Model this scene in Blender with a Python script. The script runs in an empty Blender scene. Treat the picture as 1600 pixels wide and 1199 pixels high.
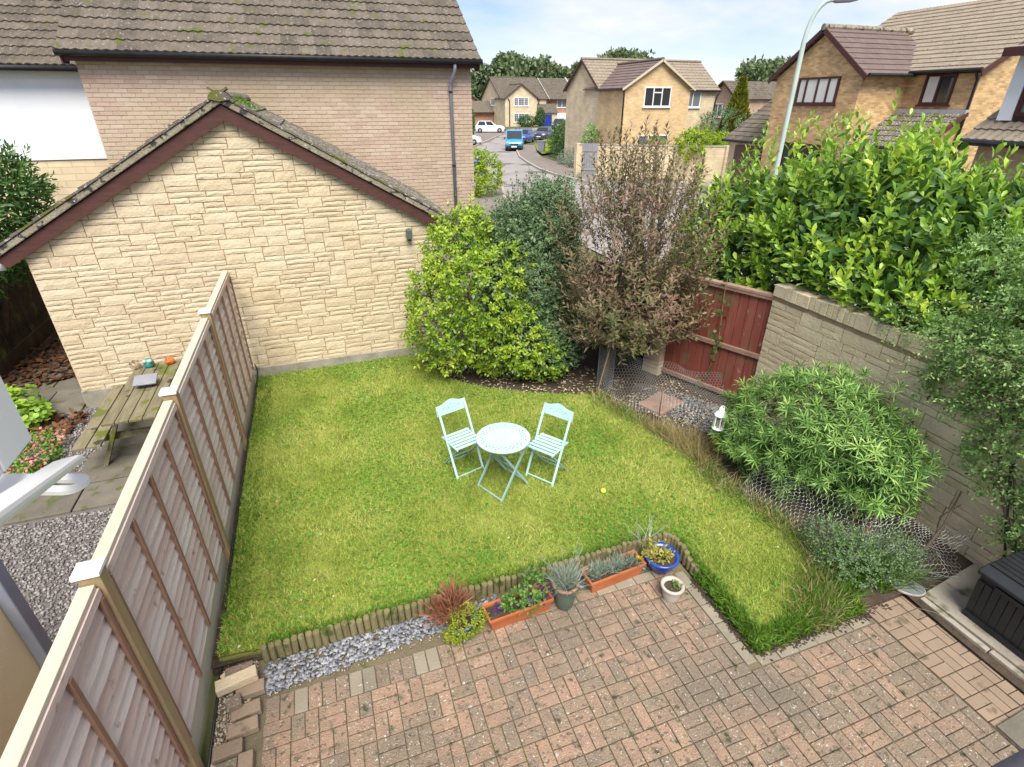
import bpy, math, random
import numpy as np
from mathutils import Vector, Matrix
from mathutils.geometry import delaunay_2d_cdt
SC = bpy.context.scene
COL = SC.collection
R = math.radians
# ------------------------------------------------------------------ camera, sky, sun, exposure
cam = bpy.data.cameras.new('camera'); cam_o = bpy.data.objects.new('camera', cam); COL.objects.link(cam_o)
cam.sensor_fit = 'HORIZONTAL'; cam.sensor_width = 36.0; cam.lens = 36.0*830/1600
cam.clip_start = 0.05; cam.clip_end = 2000
CAM = Vector((0, 0, 4.2))
cam_o.location = CAM; cam_o.rotation_euler = (R(90-27.9), 0, R(-19.5))
SC.camera = cam_o
SUN_EL, SUN_AZ = 57, 191            # azimuth clockwise from +Y
w = bpy.data.worlds.new('World'); SC.world = w; w.use_nodes = True
wn = w.node_tree.nodes; wl = w.node_tree.links
bg = wn['Background']; bg.inputs[1].default_value = 0.075
sky = wn.new('ShaderNodeTexSky'); sky.sky_type = 'NISHITA'; sky.sun_disc = False
sky.sun_elevation = R(SUN_EL); sky.sun_rotation = R(SUN_AZ); sky.air_density = 1.0; sky.dust_density = 0.2; sky.ozone_density = 6.0
tc = wn.new('ShaderNodeTexCoord'); sep = wn.new('ShaderNodeSeparateXYZ'); wl.new(tc.outputs['Generated'], sep.inputs[0])
ad = wn.new('ShaderNodeMath'); ad.operation = 'ADD'; ad.inputs[1].default_value = 0.22; wl.new(sep.outputs[2], ad.inputs[0])
mx = wn.new('ShaderNodeMath'); mx.operation = 'MAXIMUM'; mx.inputs[1].default_value = 0.05; wl.new(ad.outputs[0], mx.inputs[0])
dx = wn.new('ShaderNodeMath'); dx.operation = 'DIVIDE'; wl.new(sep.outputs[0], dx.inputs[0]); wl.new(mx.outputs[0], dx.inputs[1])
dy = wn.new('ShaderNodeMath'); dy.operation = 'DIVIDE'; wl.new(sep.outputs[1], dy.inputs[0]); wl.new(mx.outputs[0], dy.inputs[1])
cb = wn.new('ShaderNodeCombineXYZ'); wl.new(dx.outputs[0], cb.inputs[0]); wl.new(dy.outputs[0], cb.inputs[1])
cn = wn.new('ShaderNodeTexNoise'); cn.inputs['Scale'].default_value = 0.9; cn.inputs['Detail'].default_value = 7; cn.inputs['Roughness'].default_value = .55
wl.new(cb.outputs[0], cn.inputs['Vector'])
cr = wn.new('ShaderNodeValToRGB'); cr.color_ramp.elements[0].position = .37; cr.color_ramp.elements[1].position = .66
wl.new(cn.outputs['Fac'], cr.inputs[0])
cm = wn.new('ShaderNodeMixRGB'); cm.inputs[2].default_value = (6.3, 6.25, 6.8, 1)
tn_ = wn.new('ShaderNodeMixRGB'); tn_.blend_type = 'MULTIPLY'; tn_.inputs[0].default_value = 1; tn_.inputs[2].default_value = (1.0, .90, .96, 1); wl.new(sky.outputs[0], tn_.inputs[1])
wl.new(cr.outputs[0], cm.inputs[0]); wl.new(tn_.outputs[0], cm.inputs[1]); wl.new(cm.outputs[0], bg.inputs[0])
sl = bpy.data.lights.new('sun', 'SUN'); sun = bpy.data.objects.new('sun', sl); COL.objects.link(sun)
sl.energy = 3.1; sl.angle = R(38); sl.color = (1, .95, .87)
sd = Vector((math.sin(R(SUN_AZ))*math.cos(R(SUN_EL)), math.cos(R(SUN_AZ))*math.cos(R(SUN_EL)), math.sin(R(SUN_EL))))
sun.rotation_euler = (-sd).to_track_quat('-Z', 'Y').to_euler(); sun.location = (0, 0, 30)
SC.view_settings.view_transform = 'Standard'; SC.view_settings.look = 'None'
SC.view_settings.exposure = 1.15; SC.view_settings.gamma = 1
# ------------------------------------------------------------------ materials
def ramp(nt, cols, pos=None):
    r = nt.nodes.new('ShaderNodeValToRGB'); e = r.color_ramp.elements
    n = len(cols)
    while len(e) < n: e.new(.5)
    for i, c in enumerate(cols):
        e[i].position = pos[i] if pos else i/max(1, n-1)
        e[i].color = (*c, 1)
    return r
def mth(nt, op, a, b):
    m = nt.nodes.new('ShaderNodeMath'); m.operation = op
    for i, x in enumerate((a, b)):
        if hasattr(x, 'links'): nt.links.new(x, m.inputs[i])
        elif x is not None: m.inputs[i].default_value = x
    return m.outputs[0]
def noise(nt, vec, scale, detail=4, rough=.55):
    n = nt.nodes.new('ShaderNodeTexNoise'); n.inputs['Scale'].default_value = scale
    n.inputs['Detail'].default_value = detail; n.inputs['Roughness'].default_value = rough
    nt.links.new(vec, n.inputs['Vector']); return n.outputs['Fac']
def pm(name, cols, scale=3, rough=.8, isl=.5, bump=0, bscale=40, spots=(), stretch=None, metal=0, spec=.3, big=None, coat=0):
    """procedural surface: ramp over noise + per-piece random; spots = (colour, scale, threshold, softness)"""
    m = bpy.data.materials.new(name); m.use_nodes = True; nt = m.node_tree; b = nt.nodes['Principled BSDF']
    g = nt.nodes.new('ShaderNodeNewGeometry'); vec = g.outputs['Position']
    if stretch:
        mp = nt.nodes.new('ShaderNodeMapping'); mp.inputs['Scale'].default_value = stretch
        nt.links.new(vec, mp.inputs[0]); vec = mp.outputs[0]
    oi = nt.nodes.new('ShaderNodeObjectInfo')
    rnd = mth(nt, 'FRACT', mth(nt, 'ADD', oi.outputs['Random'], g.outputs['Random Per Island']), None)
    n1 = mth(nt, 'MULTIPLY', mth(nt, 'SUBTRACT', noise(nt, vec, scale), .28), 2.2)
    fac = mth(nt, 'ADD', mth(nt, 'MULTIPLY', n1, 1-isl), mth(nt, 'MULTIPLY', rnd, isl))
    rp = ramp(nt, cols); nt.links.new(fac, rp.inputs[0]); col = rp.outputs[0]
    if big:      # (colour, scale, lo, hi) broad drifts
        r2 = ramp(nt, [(0,0,0),(1,1,1)], [big[2], big[3]]); nt.links.new(noise(nt, g.outputs['Position'], big[1], 3), r2.inputs[0])
        mixn = nt.nodes.new('ShaderNodeMixRGB'); nt.links.new(r2.outputs[0], mixn.inputs[0]); nt.links.new(col, mixn.inputs[1]); mixn.inputs[2].default_value = (*big[0], 1); col = mixn.outputs[0]
    for (c, s, t, sf) in spots:
        r2 = ramp(nt, [(0,0,0),(1,1,1)], [t, min(1, t+sf)]); nt.links.new(noise(nt, g.outputs['Position'], s, 3), r2.inputs[0])
        mixn = nt.nodes.new('ShaderNodeMixRGB'); nt.links.new(r2.outputs[0], mixn.inputs[0]); nt.links.new(col, mixn.inputs[1]); mixn.inputs[2].default_value = (*c, 1); col = mixn.outputs[0]
    nt.links.new(col, b.inputs['Base Color'])
    b.inputs['Roughness'].default_value = rough; b.inputs['Metallic'].default_value = metal; b.inputs['Specular IOR Level'].default_value = spec
    b.inputs['Coat Weight'].default_value = coat
    if bump:
        bp = nt.nodes.new('ShaderNodeBump'); bp.inputs['Strength'].default_value = bump; bp.inputs['Distance'].default_value = .02
        nt.links.new(noise(nt, vec, bscale, 5, .6), bp.inputs['Height']); nt.links.new(bp.outputs[0], b.inputs['Normal'])
    return m
def leafm(name, cols, rough=.5, spec=.35, trans=.25, scale=1.2, isl=.7, pos=None):
    m = bpy.data.materials.new(name); m.use_nodes = True; nt = m.node_tree; b = nt.nodes['Principled BSDF']
    g = nt.nodes.new('ShaderNodeNewGeometry'); oi = nt.nodes.new('ShaderNodeObjectInfo')
    rnd = mth(nt, 'FRACT', mth(nt, 'ADD', oi.outputs['Random'], g.outputs['Random Per Island']), None)
    n1 = mth(nt, 'MULTIPLY', mth(nt, 'SUBTRACT', noise(nt, g.outputs['Position'], scale, 2), .25), 2.0)
    fac = mth(nt, 'ADD', mth(nt, 'MULTIPLY', n1, 1-isl), mth(nt, 'MULTIPLY', rnd, isl))
    rp = ramp(nt, cols, pos); nt.links.new(fac, rp.inputs[0]); nt.links.new(rp.outputs[0], b.inputs['Base Color'])
    b.inputs['Roughness'].default_value = rough; b.inputs['Specular IOR Level'].default_value = spec
    t = nt.nodes.new('ShaderNodeBsdfTranslucent'); nt.links.new(rp.outputs[0], t.inputs[0])
    ms = nt.nodes.new('ShaderNodeMixShader'); ms.inputs[0].default_value = trans
    nt.links.new(b.outputs[0], ms.inputs[1]); nt.links.new(t.outputs[0], ms.inputs[2])
    nt.links.new(ms.outputs[0], nt.nodes['Material Output'].inputs['Surface'])
    return m
def brickm(name, c1, c2, mortar, axis='Y', bw=.225, bh=.075, rough=.85):
    """brickwork too far off to pick the bricks apart"""
    m = bpy.data.materials.new(name); m.use_nodes = True; nt = m.node_tree; b = nt.nodes['Principled BSDF']
    g = nt.nodes.new('ShaderNodeNewGeometry'); s = nt.nodes.new('ShaderNodeSeparateXYZ'); nt.links.new(g.outputs['Position'], s.inputs[0])
    c = nt.nodes.new('ShaderNodeCombineXYZ'); nt.links.new(mth(nt, 'ADD', s.outputs[0], s.outputs[1]), c.inputs[0]); nt.links.new(s.outputs[2], c.inputs[1])
    t = nt.nodes.new('ShaderNodeTexBrick'); nt.links.new(c.outputs[0], t.inputs['Vector'])
    t.inputs['Scale'].default_value = 1; t.inputs['Brick Width'].default_value = bw; t.inputs['Row Height'].default_value = bh
    t.inputs['Mortar Size'].default_value = .006; t.inputs['Mortar Smooth'].default_value = .2; t.inputs['Bias'].default_value = 0
    t.inputs['Color1'].default_value = (*c1, 1); t.inputs['Color2'].default_value = (*c2, 1); t.inputs['Mortar'].default_value = (*mortar, 1)
    mixn = nt.nodes.new('ShaderNodeMixRGB'); mixn.blend_type = 'MULTIPLY'; mixn.inputs[0].default_value = .5
    rp = ramp(nt, [(.6, .6, .6), (1.25, 1.2, 1.15)], [.3, .7]); nt.links.new(noise(nt, g.outputs['Position'], 1.3, 5), rp.inputs[0])
    nt.links.new(t.outputs['Color'], mixn.inputs[1]); nt.links.new(rp.outputs[0], mixn.inputs[2]); nt.links.new(mixn.outputs[0], b.inputs['Base Color'])
    bp = nt.nodes.new('ShaderNodeBump'); bp.inputs['Strength'].default_value = .6; bp.inputs['Distance'].default_value = .01; bp.invert = True
    nt.links.new(t.outputs['Fac'], bp.inputs['Height']); nt.links.new(bp.outputs[0], b.inputs['Normal'])
    b.inputs['Roughness'].default_value = rough; return m
def glassm(name, c=(.03, .035, .04), rough=.06):
    m = bpy.data.materials.new(name); m.use_nodes = True; b = m.node_tree.nodes['Principled BSDF']
    b.inputs['Base Color'].default_value = (*c, 1); b.inputs['Roughness'].default_value = rough; b.inputs['Specular IOR Level'].default_value = .8
    return m
M = {}
M['stone'] = pm('walling_stone', [(.50,.395,.255),(.60,.495,.335),(.66,.56,.395)], 6, .9, .55, .7, 34, big=((.54,.42,.24), .5, .5, .8))
M['wall_stone'] = pm('pale_wall_stone', [(.56,.45,.28),(.68,.57,.38),(.76,.66,.46)], 6, .9, .5, .6, 34, big=((.55,.50,.30), .9, .52, .75))
M['mortar'] = pm('mortar', [(.30,.22,.13),(.38,.29,.18)], 8, .95, 0, .4, 60)
M['plinth'] = pm('plinth_concrete', [(.22,.20,.16),(.36,.33,.27)], 5, .95, 0, .4, 30, spots=[((.12,.13,.06), 4, .56, .1)])
M['brick'] = pm('buff_pink_brick', [(.39,.28,.215),(.49,.36,.275),(.50,.395,.295),(.57,.455,.355)], 3, .9, .7, .5, 60, big=((.45,.36,.235), .35, .47, .62))
M['brick_mortar'] = pm('brick_mortar', [(.33,.26,.2),(.40,.32,.25)], 8, .95, 0)
M['tile'] = pm('concrete_roof_tile', [(.07,.058,.046),(.125,.103,.08),(.175,.148,.118)], 5, .92, .5, .6, 70, spots=[((.32,.31,.27), 22, .63, .05), ((.10,.105,.03), 3.2, .6, .07)])
M['tile_moss'] = pm('mossy_roof_tile', [(.085,.07,.055),(.15,.125,.10),(.20,.17,.14)], 5, .92, .5, .9, 60, spots=[((.42,.40,.36), 18, .57, .05), ((.13,.14,.03), 3.0, .57, .06)])
M['tile_brown'] = pm('brown_roof_tile', [(.12,.088,.078),(.175,.13,.115)], 5, .85, .4, .3, 60)
M['tile_tan'] = pm('tan_roof_tile', [(.20,.165,.12),(.30,.25,.185)], 5, .9, .4, .4, 60, spots=[((.09,.07,.06), 9, .62, .06)])
M['verge'] = pm('verge_cement', [(.20,.17,.12),(.34,.30,.22)], 6, .95, 0, .8, 40, spots=[((.05,.05,.045), 7, .54, .06), ((.5,.48,.42), 25, .66, .04)])
M['barge'] = pm('brown_stained_timber', [(.055,.022,.018),(.10,.04,.032)], 6, .6, .2, .2, 30, stretch=(1, 1, 6))
M['gutter'] = pm('black_plastic', [(.012,.012,.013),(.03,.03,.032)], 6, .45, .2)
M['pipe_grey'] = pm('grey_plastic', [(.17,.18,.21),(.24,.25,.29)], 4, .5, .2)
M['white'] = pm('white_render', [(.72,.74,.76),(.82,.83,.84)], 2, .7, .2, .1, 40)
M['white_gloss'] = pm('white_gloss_paint', [(.78,.78,.77),(.85,.85,.84)], 3, .35, .2, .05, 30)
M['board'] = pm('weathered_fence_board', [(.52,.36,.30),(.62,.475,.415),(.68,.57,.515),(.76,.67,.62)], 4, .85, .6, .5, 30, stretch=(6, .55, 9), spots=[((.33,.20,.15), 5, .66, .06)])
M['batten'] = pm('brown_batten', [(.20,.10,.065),(.31,.18,.12)], 5, .85, .35, .4, 30, stretch=(6, 6, .7))
M['post'] = pm('treated_post', [(.27,.18,.095),(.40,.285,.165)], 4, .8, .3, .5, 30, stretch=(7, 7, .6), spots=[((.30,.28,.13), 4, .58, .08)])
M['cream_wood'] = pm('pale_top_rail', [(.46,.40,.29),(.60,.53,.41)], 4, .8, .3, .3, 30, stretch=(6, .6, 6))
M['cap_white'] = pm('post_cap', [(.70,.72,.70),(.82,.84,.82)], 5, .6, .3)
M['paver'] = pm('clay_paver', [(.185,.145,.105),(.265,.205,.145),(.32,.22,.15),(.385,.25,.17),(.40,.31,.215)], 6, .92, .55, 1, 80, big=((.20,.165,.12), .8, .46, .66), spots=[((.19,.155,.11), 9, .56, .12), ((.15,.12,.085), 26, .58, .08), ((.44,.39,.31), 75, .63, .05), ((.58,.56,.50), 48, .66, .03), ((.50,.48,.42), 20, .68, .03), ((.07,.075,.03), 9, .66, .05)])
M['paver_grey'] = pm('grey_edge_paver', [(.19,.165,.12),(.31,.27,.20)], 4, .92, .5, .6, 90, spots=[((.55,.53,.47), 38, .68, .03)])
M['paver_new'] = pm('orange_paver', [(.22,.165,.115),(.32,.235,.165)], 4, .92, .5, .5, 90, spots=[((.16,.12,.08), 6, .58, .08)])
M['joint'] = pm('sandy_joint', [(.13,.11,.065),(.20,.165,.105)], 6, 1, 0, .8, 60, spots=[((.085,.10,.03), 6, .58, .12)])
M['log'] = pm('log_roll', [(.13,.115,.05),(.24,.21,.10),(.30,.25,.13)], 6, .9, .5, .7, 40, stretch=(8, 8, 1.2), spots=[((.09,.11,.025), 7, .57, .07)])
M['slate'] = pm('slate_chip', [(.13,.135,.15),(.23,.24,.26),(.40,.40,.41)], 6, .7, .8, .2, 30)
M['shingle'] = pm('pea_shingle', [(.16,.11,.07),(.34,.27,.19),(.5,.45,.37),(.26,.2,.15)], 6, .8, .95)
M['shingle_grey'] = pm('grey_shingle', [(.10,.088,.08),(.20,.18,.17),(.36,.34,.33)], 6, .8, .95)
M['soil'] = pm('dark_soil', [(.04,.03,.02),(.10,.072,.05)], 9, 1, 0, 1, 50, spots=[((.2,.16,.1), 45, .72, .03)])
M['ground'] = pm('ground_earth', [(.06,.075,.025),(.12,.12,.05)], 2, 1, 0, .5, 20)
M['lawn_base'] = pm('lawn_thatch', [(.11,.13,.025),(.22,.24,.05),(.34,.31,.10)], 3, 1, 0, 1, 70)
M['asphalt'] = pm('worn_asphalt', [(.24,.215,.20),(.32,.295,.28)], .8, .95, 0, .3, 90, spots=[((.13,.12,.115), .35, .56, .08)])
M['pavement'] = pm('tarmac_pavement', [(.17,.145,.125),(.235,.20,.175)], 1.5, .95, 0, .3, 90)
M['kerb'] = pm('kerb_stone', [(.30,.28,.23),(.42,.39,.33)], 3, .9, .5, .2, 40)
M['slab'] = pm('stone_slab', [(.10,.09,.07),(.19,.17,.135)], 4, .95, .4, .5, 40, spots=[((.09,.10,.035), 5, .58, .07), ((.35,.33,.28), 20, .7, .04)])
M['concrete'] = pm('concrete_slab', [(.30,.26,.20),(.40,.36,.29)], 4, .95, .1, .4, 60, spots=[((.14,.13,.07), 4, .58, .1)])
M['mint'] = pm('mint_painted_metal', [(.38,.60,.56),(.47,.69,.65)], 3, .4, .1, spec=.5, spots=[((.30,.40,.34), 9, .66, .08)])
M['mint_dark'] = pm('mint_leg_metal', [(.24,.40,.38),(.33,.50,.47)], 3, .45, .1, spec=.5)
M['terracotta'] = pm('terracotta_plastic', [(.36,.10,.035),(.46,.15,.055)], 4, .6, .1, .05)
M['pot_green'] = pm('green_glazed_pot', [(.055,.085,.065),(.10,.135,.105)], 6, .35, .1, spec=.5)
M['pot_rim'] = pm('terracotta_rim', [(.34,.16,.11),(.44,.22,.155)], 6, .7, .1, .2)
M['pot_blue'] = pm('blue_glazed_pot', [(.012,.04,.22),(.03,.085,.34)], 4, .18, .1, spec=.6)
M['pot_white'] = pm('cream_pot', [(.34,.30,.25),(.50,.46,.39)], 6, .5, .1, .1)
M['red_wood'] = pm('red_stained_plank', [(.16,.04,.027),(.22,.06,.042),(.29,.10,.072)], 3, .75, .45, .3, 30, stretch=(6, 6, .6), spots=[((.16,.12,.06), 2.2, .54, .14), ((.33,.22,.15), 5, .66, .06)])
M['rail_brown'] = pm('brown_rail', [(.22,.12,.085),(.38,.26,.19)], 5, .85, .3, .4, 30)
M['box'] = pm('black_resin', [(.010,.011,.013),(.022,.024,.027)], 6, .5, .1, .1, 60, spec=.4)
M['wire'] = pm('galvanised_wire', [(.30,.31,.30),(.46,.47,.46)], 3, .5, 0, metal=.5)
M['rust'] = pm('rusty_stake', [(.12,.05,.025),(.24,.12,.06)], 6, .8, 0)
M['bark'] = pm('bark', [(.07,.05,.035),(.16,.12,.085)], 6, .95, .2, .8, 30)
M['cane'] = pm('dead_stem', [(.22,.15,.09),(.36,.27,.17)], 6, .9, .3)
M['picnic'] = pm('mossy_picnic_wood', [(.13,.11,.06),(.23,.20,.12),(.30,.27,.17)], 4, .9, .4, .6, 30, stretch=(7, .7, 7), spots=[((.12,.14,.025), 3.5, .56, .08), ((.05,.045,.035), 5, .62, .08)])
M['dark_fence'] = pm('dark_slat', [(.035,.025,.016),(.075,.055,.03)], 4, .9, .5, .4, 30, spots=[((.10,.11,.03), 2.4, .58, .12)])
M['frame_brown'] = pm('brown_window_frame', [(.055,.018,.016),(.085,.03,.026)], 4, .4, .2)
M['frame_white'] = pm('white_window_frame', [(.75,.75,.74),(.82,.82,.81)], 4, .4, .2)
M['glass'] = glassm('window_glass'); M['glass_grey'] = glassm('pale_window_glass', (.12,.14,.15), .1)
M['cream_render'] = pm('cream_render', [(.72,.60,.36),(.82,.70,.45)], 2, .9, 0, .2, 60)
M['curtain'] = pm('curtain', [(.55,.55,.5),(.72,.72,.67)], 2, .9, .2, 0, stretch=(14, 14, .5))
M['ledge'] = pm('grey_painted_ledge', [(.13,.12,.14),(.17,.16,.18)], 3, .7, 0)
M['lead'] = pm('lead_flashing', [(.30,.31,.33),(.42,.43,.45)], 5, .6, .2)
M['lamp_green'] = pm('pale_green_lamp_post', [(.40,.50,.44),(.50,.60,.53)], 3, .5, .1)
M['lamp_grey'] = pm('grey_lamp_head', [(.28,.29,.3),(.38,.39,.4)], 3, .5, .1)
M['buff_far'] = brickm('buff_stone_block', (.60,.49,.32), (.70,.58,.39), (.48,.40,.27), bw=.44, bh=.14)
M['orange_far'] = brickm('orange_buff_brick', (.60,.41,.20), (.74,.53,.29), (.54,.43,.29))
M['ochre_far'] = brickm('ochre_brick', (.42,.26,.11), (.68,.46,.23), (.50,.38,.22))
M['red_far'] = brickm('red_brick', (.45,.20,.11), (.56,.28,.165), (.45,.34,.26))
M['pink_far'] = brickm('pink_brick', (.46,.30,.21), (.58,.40,.30), (.45,.38,.3))
M['door_brown'] = pm('brown_garage_door', [(.12,.07,.05),(.17,.105,.075)], 4, .6, .2, stretch=(9, 9, .5))
M['door_blue'] = pm('blue_garage_door', [(.012,.03,.22),(.025,.05,.30)], 4, .5, .2)
M['door_grey'] = pm('grey_plank_door', [(.20,.20,.21),(.33,.33,.34)], 4, .85, .4, .3, 30, stretch=(9, 9, .5))
M['tyre'] = pm('tyre_rubber', [(.012,.012,.012),(.022,.022,.022)], 6, .85, 0)
M['rim'] = pm('alloy_rim', [(.35,.36,.37),(.5,.5,.5)], 6, .35, 0, metal=.6)
M['car_black_plastic'] = pm('bumper_plastic', [(.02,.02,.022),(.035,.035,.04)], 6, .6, 0)
M['lens'] = pm('headlight_lens', [(.6,.62,.65),(.8,.82,.85)], 6, .1, 0, spec=.8)
M['red_lens'] = pm('tail_light_lens', [(.3,.01,.01),(.4,.02,.02)], 6, .15, 0, spec=.8)
M['plate'] = pm('number_plate', [(.75,.75,.72),(.8,.8,.78)], 6, .5, 0)
for k, c in dict(paint_van=(.03,.30,.52), paint_blue=(.035,.085,.33), paint_dark=(.05,.055,.085), paint_white=(.75,.76,.78), paint_black=(.014,.02,.026), paint_silver=(.33,.37,.42)).items():
    M[k] = pm(k, [tuple(x*.92 for x in c), c], 2, .22, 0, spec=.6, coat=.6)
# foliage
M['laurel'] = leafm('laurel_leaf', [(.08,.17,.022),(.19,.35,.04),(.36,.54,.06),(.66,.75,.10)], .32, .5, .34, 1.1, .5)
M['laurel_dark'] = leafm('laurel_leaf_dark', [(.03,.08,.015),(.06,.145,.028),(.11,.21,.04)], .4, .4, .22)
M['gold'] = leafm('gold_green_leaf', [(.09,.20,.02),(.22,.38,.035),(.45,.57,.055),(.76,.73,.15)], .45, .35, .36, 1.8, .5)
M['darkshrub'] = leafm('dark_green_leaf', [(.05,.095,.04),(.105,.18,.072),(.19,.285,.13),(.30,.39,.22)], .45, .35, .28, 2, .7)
M['photinia'] = leafm('bronze_green_leaf', [(.09,.12,.045),(.17,.185,.07),(.27,.22,.115),(.36,.22,.165),(.52,.34,.30)], .45, .35, .3, 1.1, .55)
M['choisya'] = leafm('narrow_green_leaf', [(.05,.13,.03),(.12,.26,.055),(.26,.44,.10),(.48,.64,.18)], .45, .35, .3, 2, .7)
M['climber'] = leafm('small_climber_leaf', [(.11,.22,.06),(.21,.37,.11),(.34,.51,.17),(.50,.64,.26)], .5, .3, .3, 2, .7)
M['conifer'] = leafm('golden_conifer_leaf', [(.07,.10,.015),(.18,.20,.02),(.30,.30,.03)], .7, .2, .2, 2, .6)
M['farleaf'] = leafm('far_tree_leaf', [(.09,.14,.06),(.16,.22,.10),(.26,.32,.17)], .7, .2, .25, .25, .5)
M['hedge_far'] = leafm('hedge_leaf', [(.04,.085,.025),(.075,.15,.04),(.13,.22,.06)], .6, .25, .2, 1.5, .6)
M['yellow_shrub'] = leafm('yellow_shrub_leaf', [(.10,.22,.015),(.26,.40,.02),(.48,.52,.03)], .5, .3, .3, 1.5, .6)
M['grass'] = leafm('grass_blade', [(.13,.23,.03),(.29,.40,.06),(.48,.56,.12),(.72,.67,.28)], .6, .2, .35, 1.0, .45)
M['clover'] = leafm('clover_leaf', [(.06,.16,.018),(.13,.28,.03),(.22,.37,.06)], .5, .3, .25, 2, .6)
M['straw'] = leafm('dry_grass_blade', [(.18,.16,.05),(.36,.29,.13),(.48,.41,.22)], .7, .2, .25, 2, .7)
M['longgrass'] = leafm('long_grass_blade', [(.045,.12,.012),(.10,.21,.02),(.2,.31,.04)], .55, .25, .25, 2, .7)
M['lavender'] = leafm('lavender_leaf', [(.13,.18,.12),(.24,.30,.22),(.34,.39,.32)], .7, .2, .15, 4, .7)
M['sedum'] = leafm('sedum_leaf', [(.09,.17,.015),(.22,.29,.02),(.42,.42,.04)], .45, .35, .2, 6, .6)
M['heather'] = leafm('russet_heather_leaf', [(.16,.06,.03),(.33,.14,.075),(.46,.25,.16)], .7, .2, .2, 6, .6)
M['pansy_leaf'] = leafm('pansy_leaf', [(.06,.15,.025),(.13,.25,.05),(.25,.37,.10)], .5, .3, .25, 6, .7)
M['petal_purple'] = leafm('purple_petal', [(.06,.015,.16),(.14,.04,.28)], .6, .2, .2)
M['petal_pink'] = leafm('pink_petal', [(.45,.08,.10),(.60,.22,.22),(.62,.38,.3)], .6, .2, .2)
M['petal_yellow'] = leafm('yellow_petal', [(.6,.42,.02),(.7,.55,.05)], .6, .2, .2)
M['yellow_plant'] = leafm('yellowing_leaf', [(.22,.26,.04),(.42,.38,.07),(.55,.46,.14)], .5, .3, .25, 6, .7)
M['dead_leaf'] = leafm('fallen_leaf', [(.05,.022,.014),(.11,.05,.026),(.20,.10,.045)], .7, .2, .1, 3, .8)
M['pale_litter'] = leafm('pale_leaf_litter', [(.30,.22,.12),(.48,.40,.26),(.6,.52,.36)], .7, .2, .1, 3, .8)
# ------------------------------------------------------------------ helpers
rng = np.random.default_rng(7); random.seed(7)
INV = {}
Z3 = Vector((0, 0, 1))
def tag(o, label=None, cat=None, group=None, kind=None):
    if label: o['label'] = label
    if cat: o['category'] = cat
    if group: o['group'] = group
    if kind: o['kind'] = kind
    return o
def link(name, me, parent=None):
    o = bpy.data.objects.new(name, me); COL.objects.link(o)
    if parent is not None:
        o.parent = parent
        if parent.name in INV: o.matrix_parent_inverse = INV[parent.name]
    return o
def T(name, label, cat, loc=(0, 0, 0), group=None, local=False):
    o = link(name, None); o.location = loc; o.empty_display_size = .2
    if not local: INV[o.name] = Matrix.Translation(-Vector(loc))
    return tag(o, label, cat, group)
def fast_mesh(name, V, Tr):
    me = bpy.data.meshes.new(name); n, m = len(V), len(Tr)
    me.vertices.add(n); me.vertices.foreach_set('co', np.asarray(V, np.float32).ravel())
    me.loops.add(3*m); me.loops.foreach_set('vertex_index', np.asarray(Tr, np.int32).ravel())
    me.polygons.add(m); me.polygons.foreach_set('loop_start', np.arange(0, 3*m, 3, dtype=np.int32))
    me.update(calc_edges=True); return me
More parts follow.
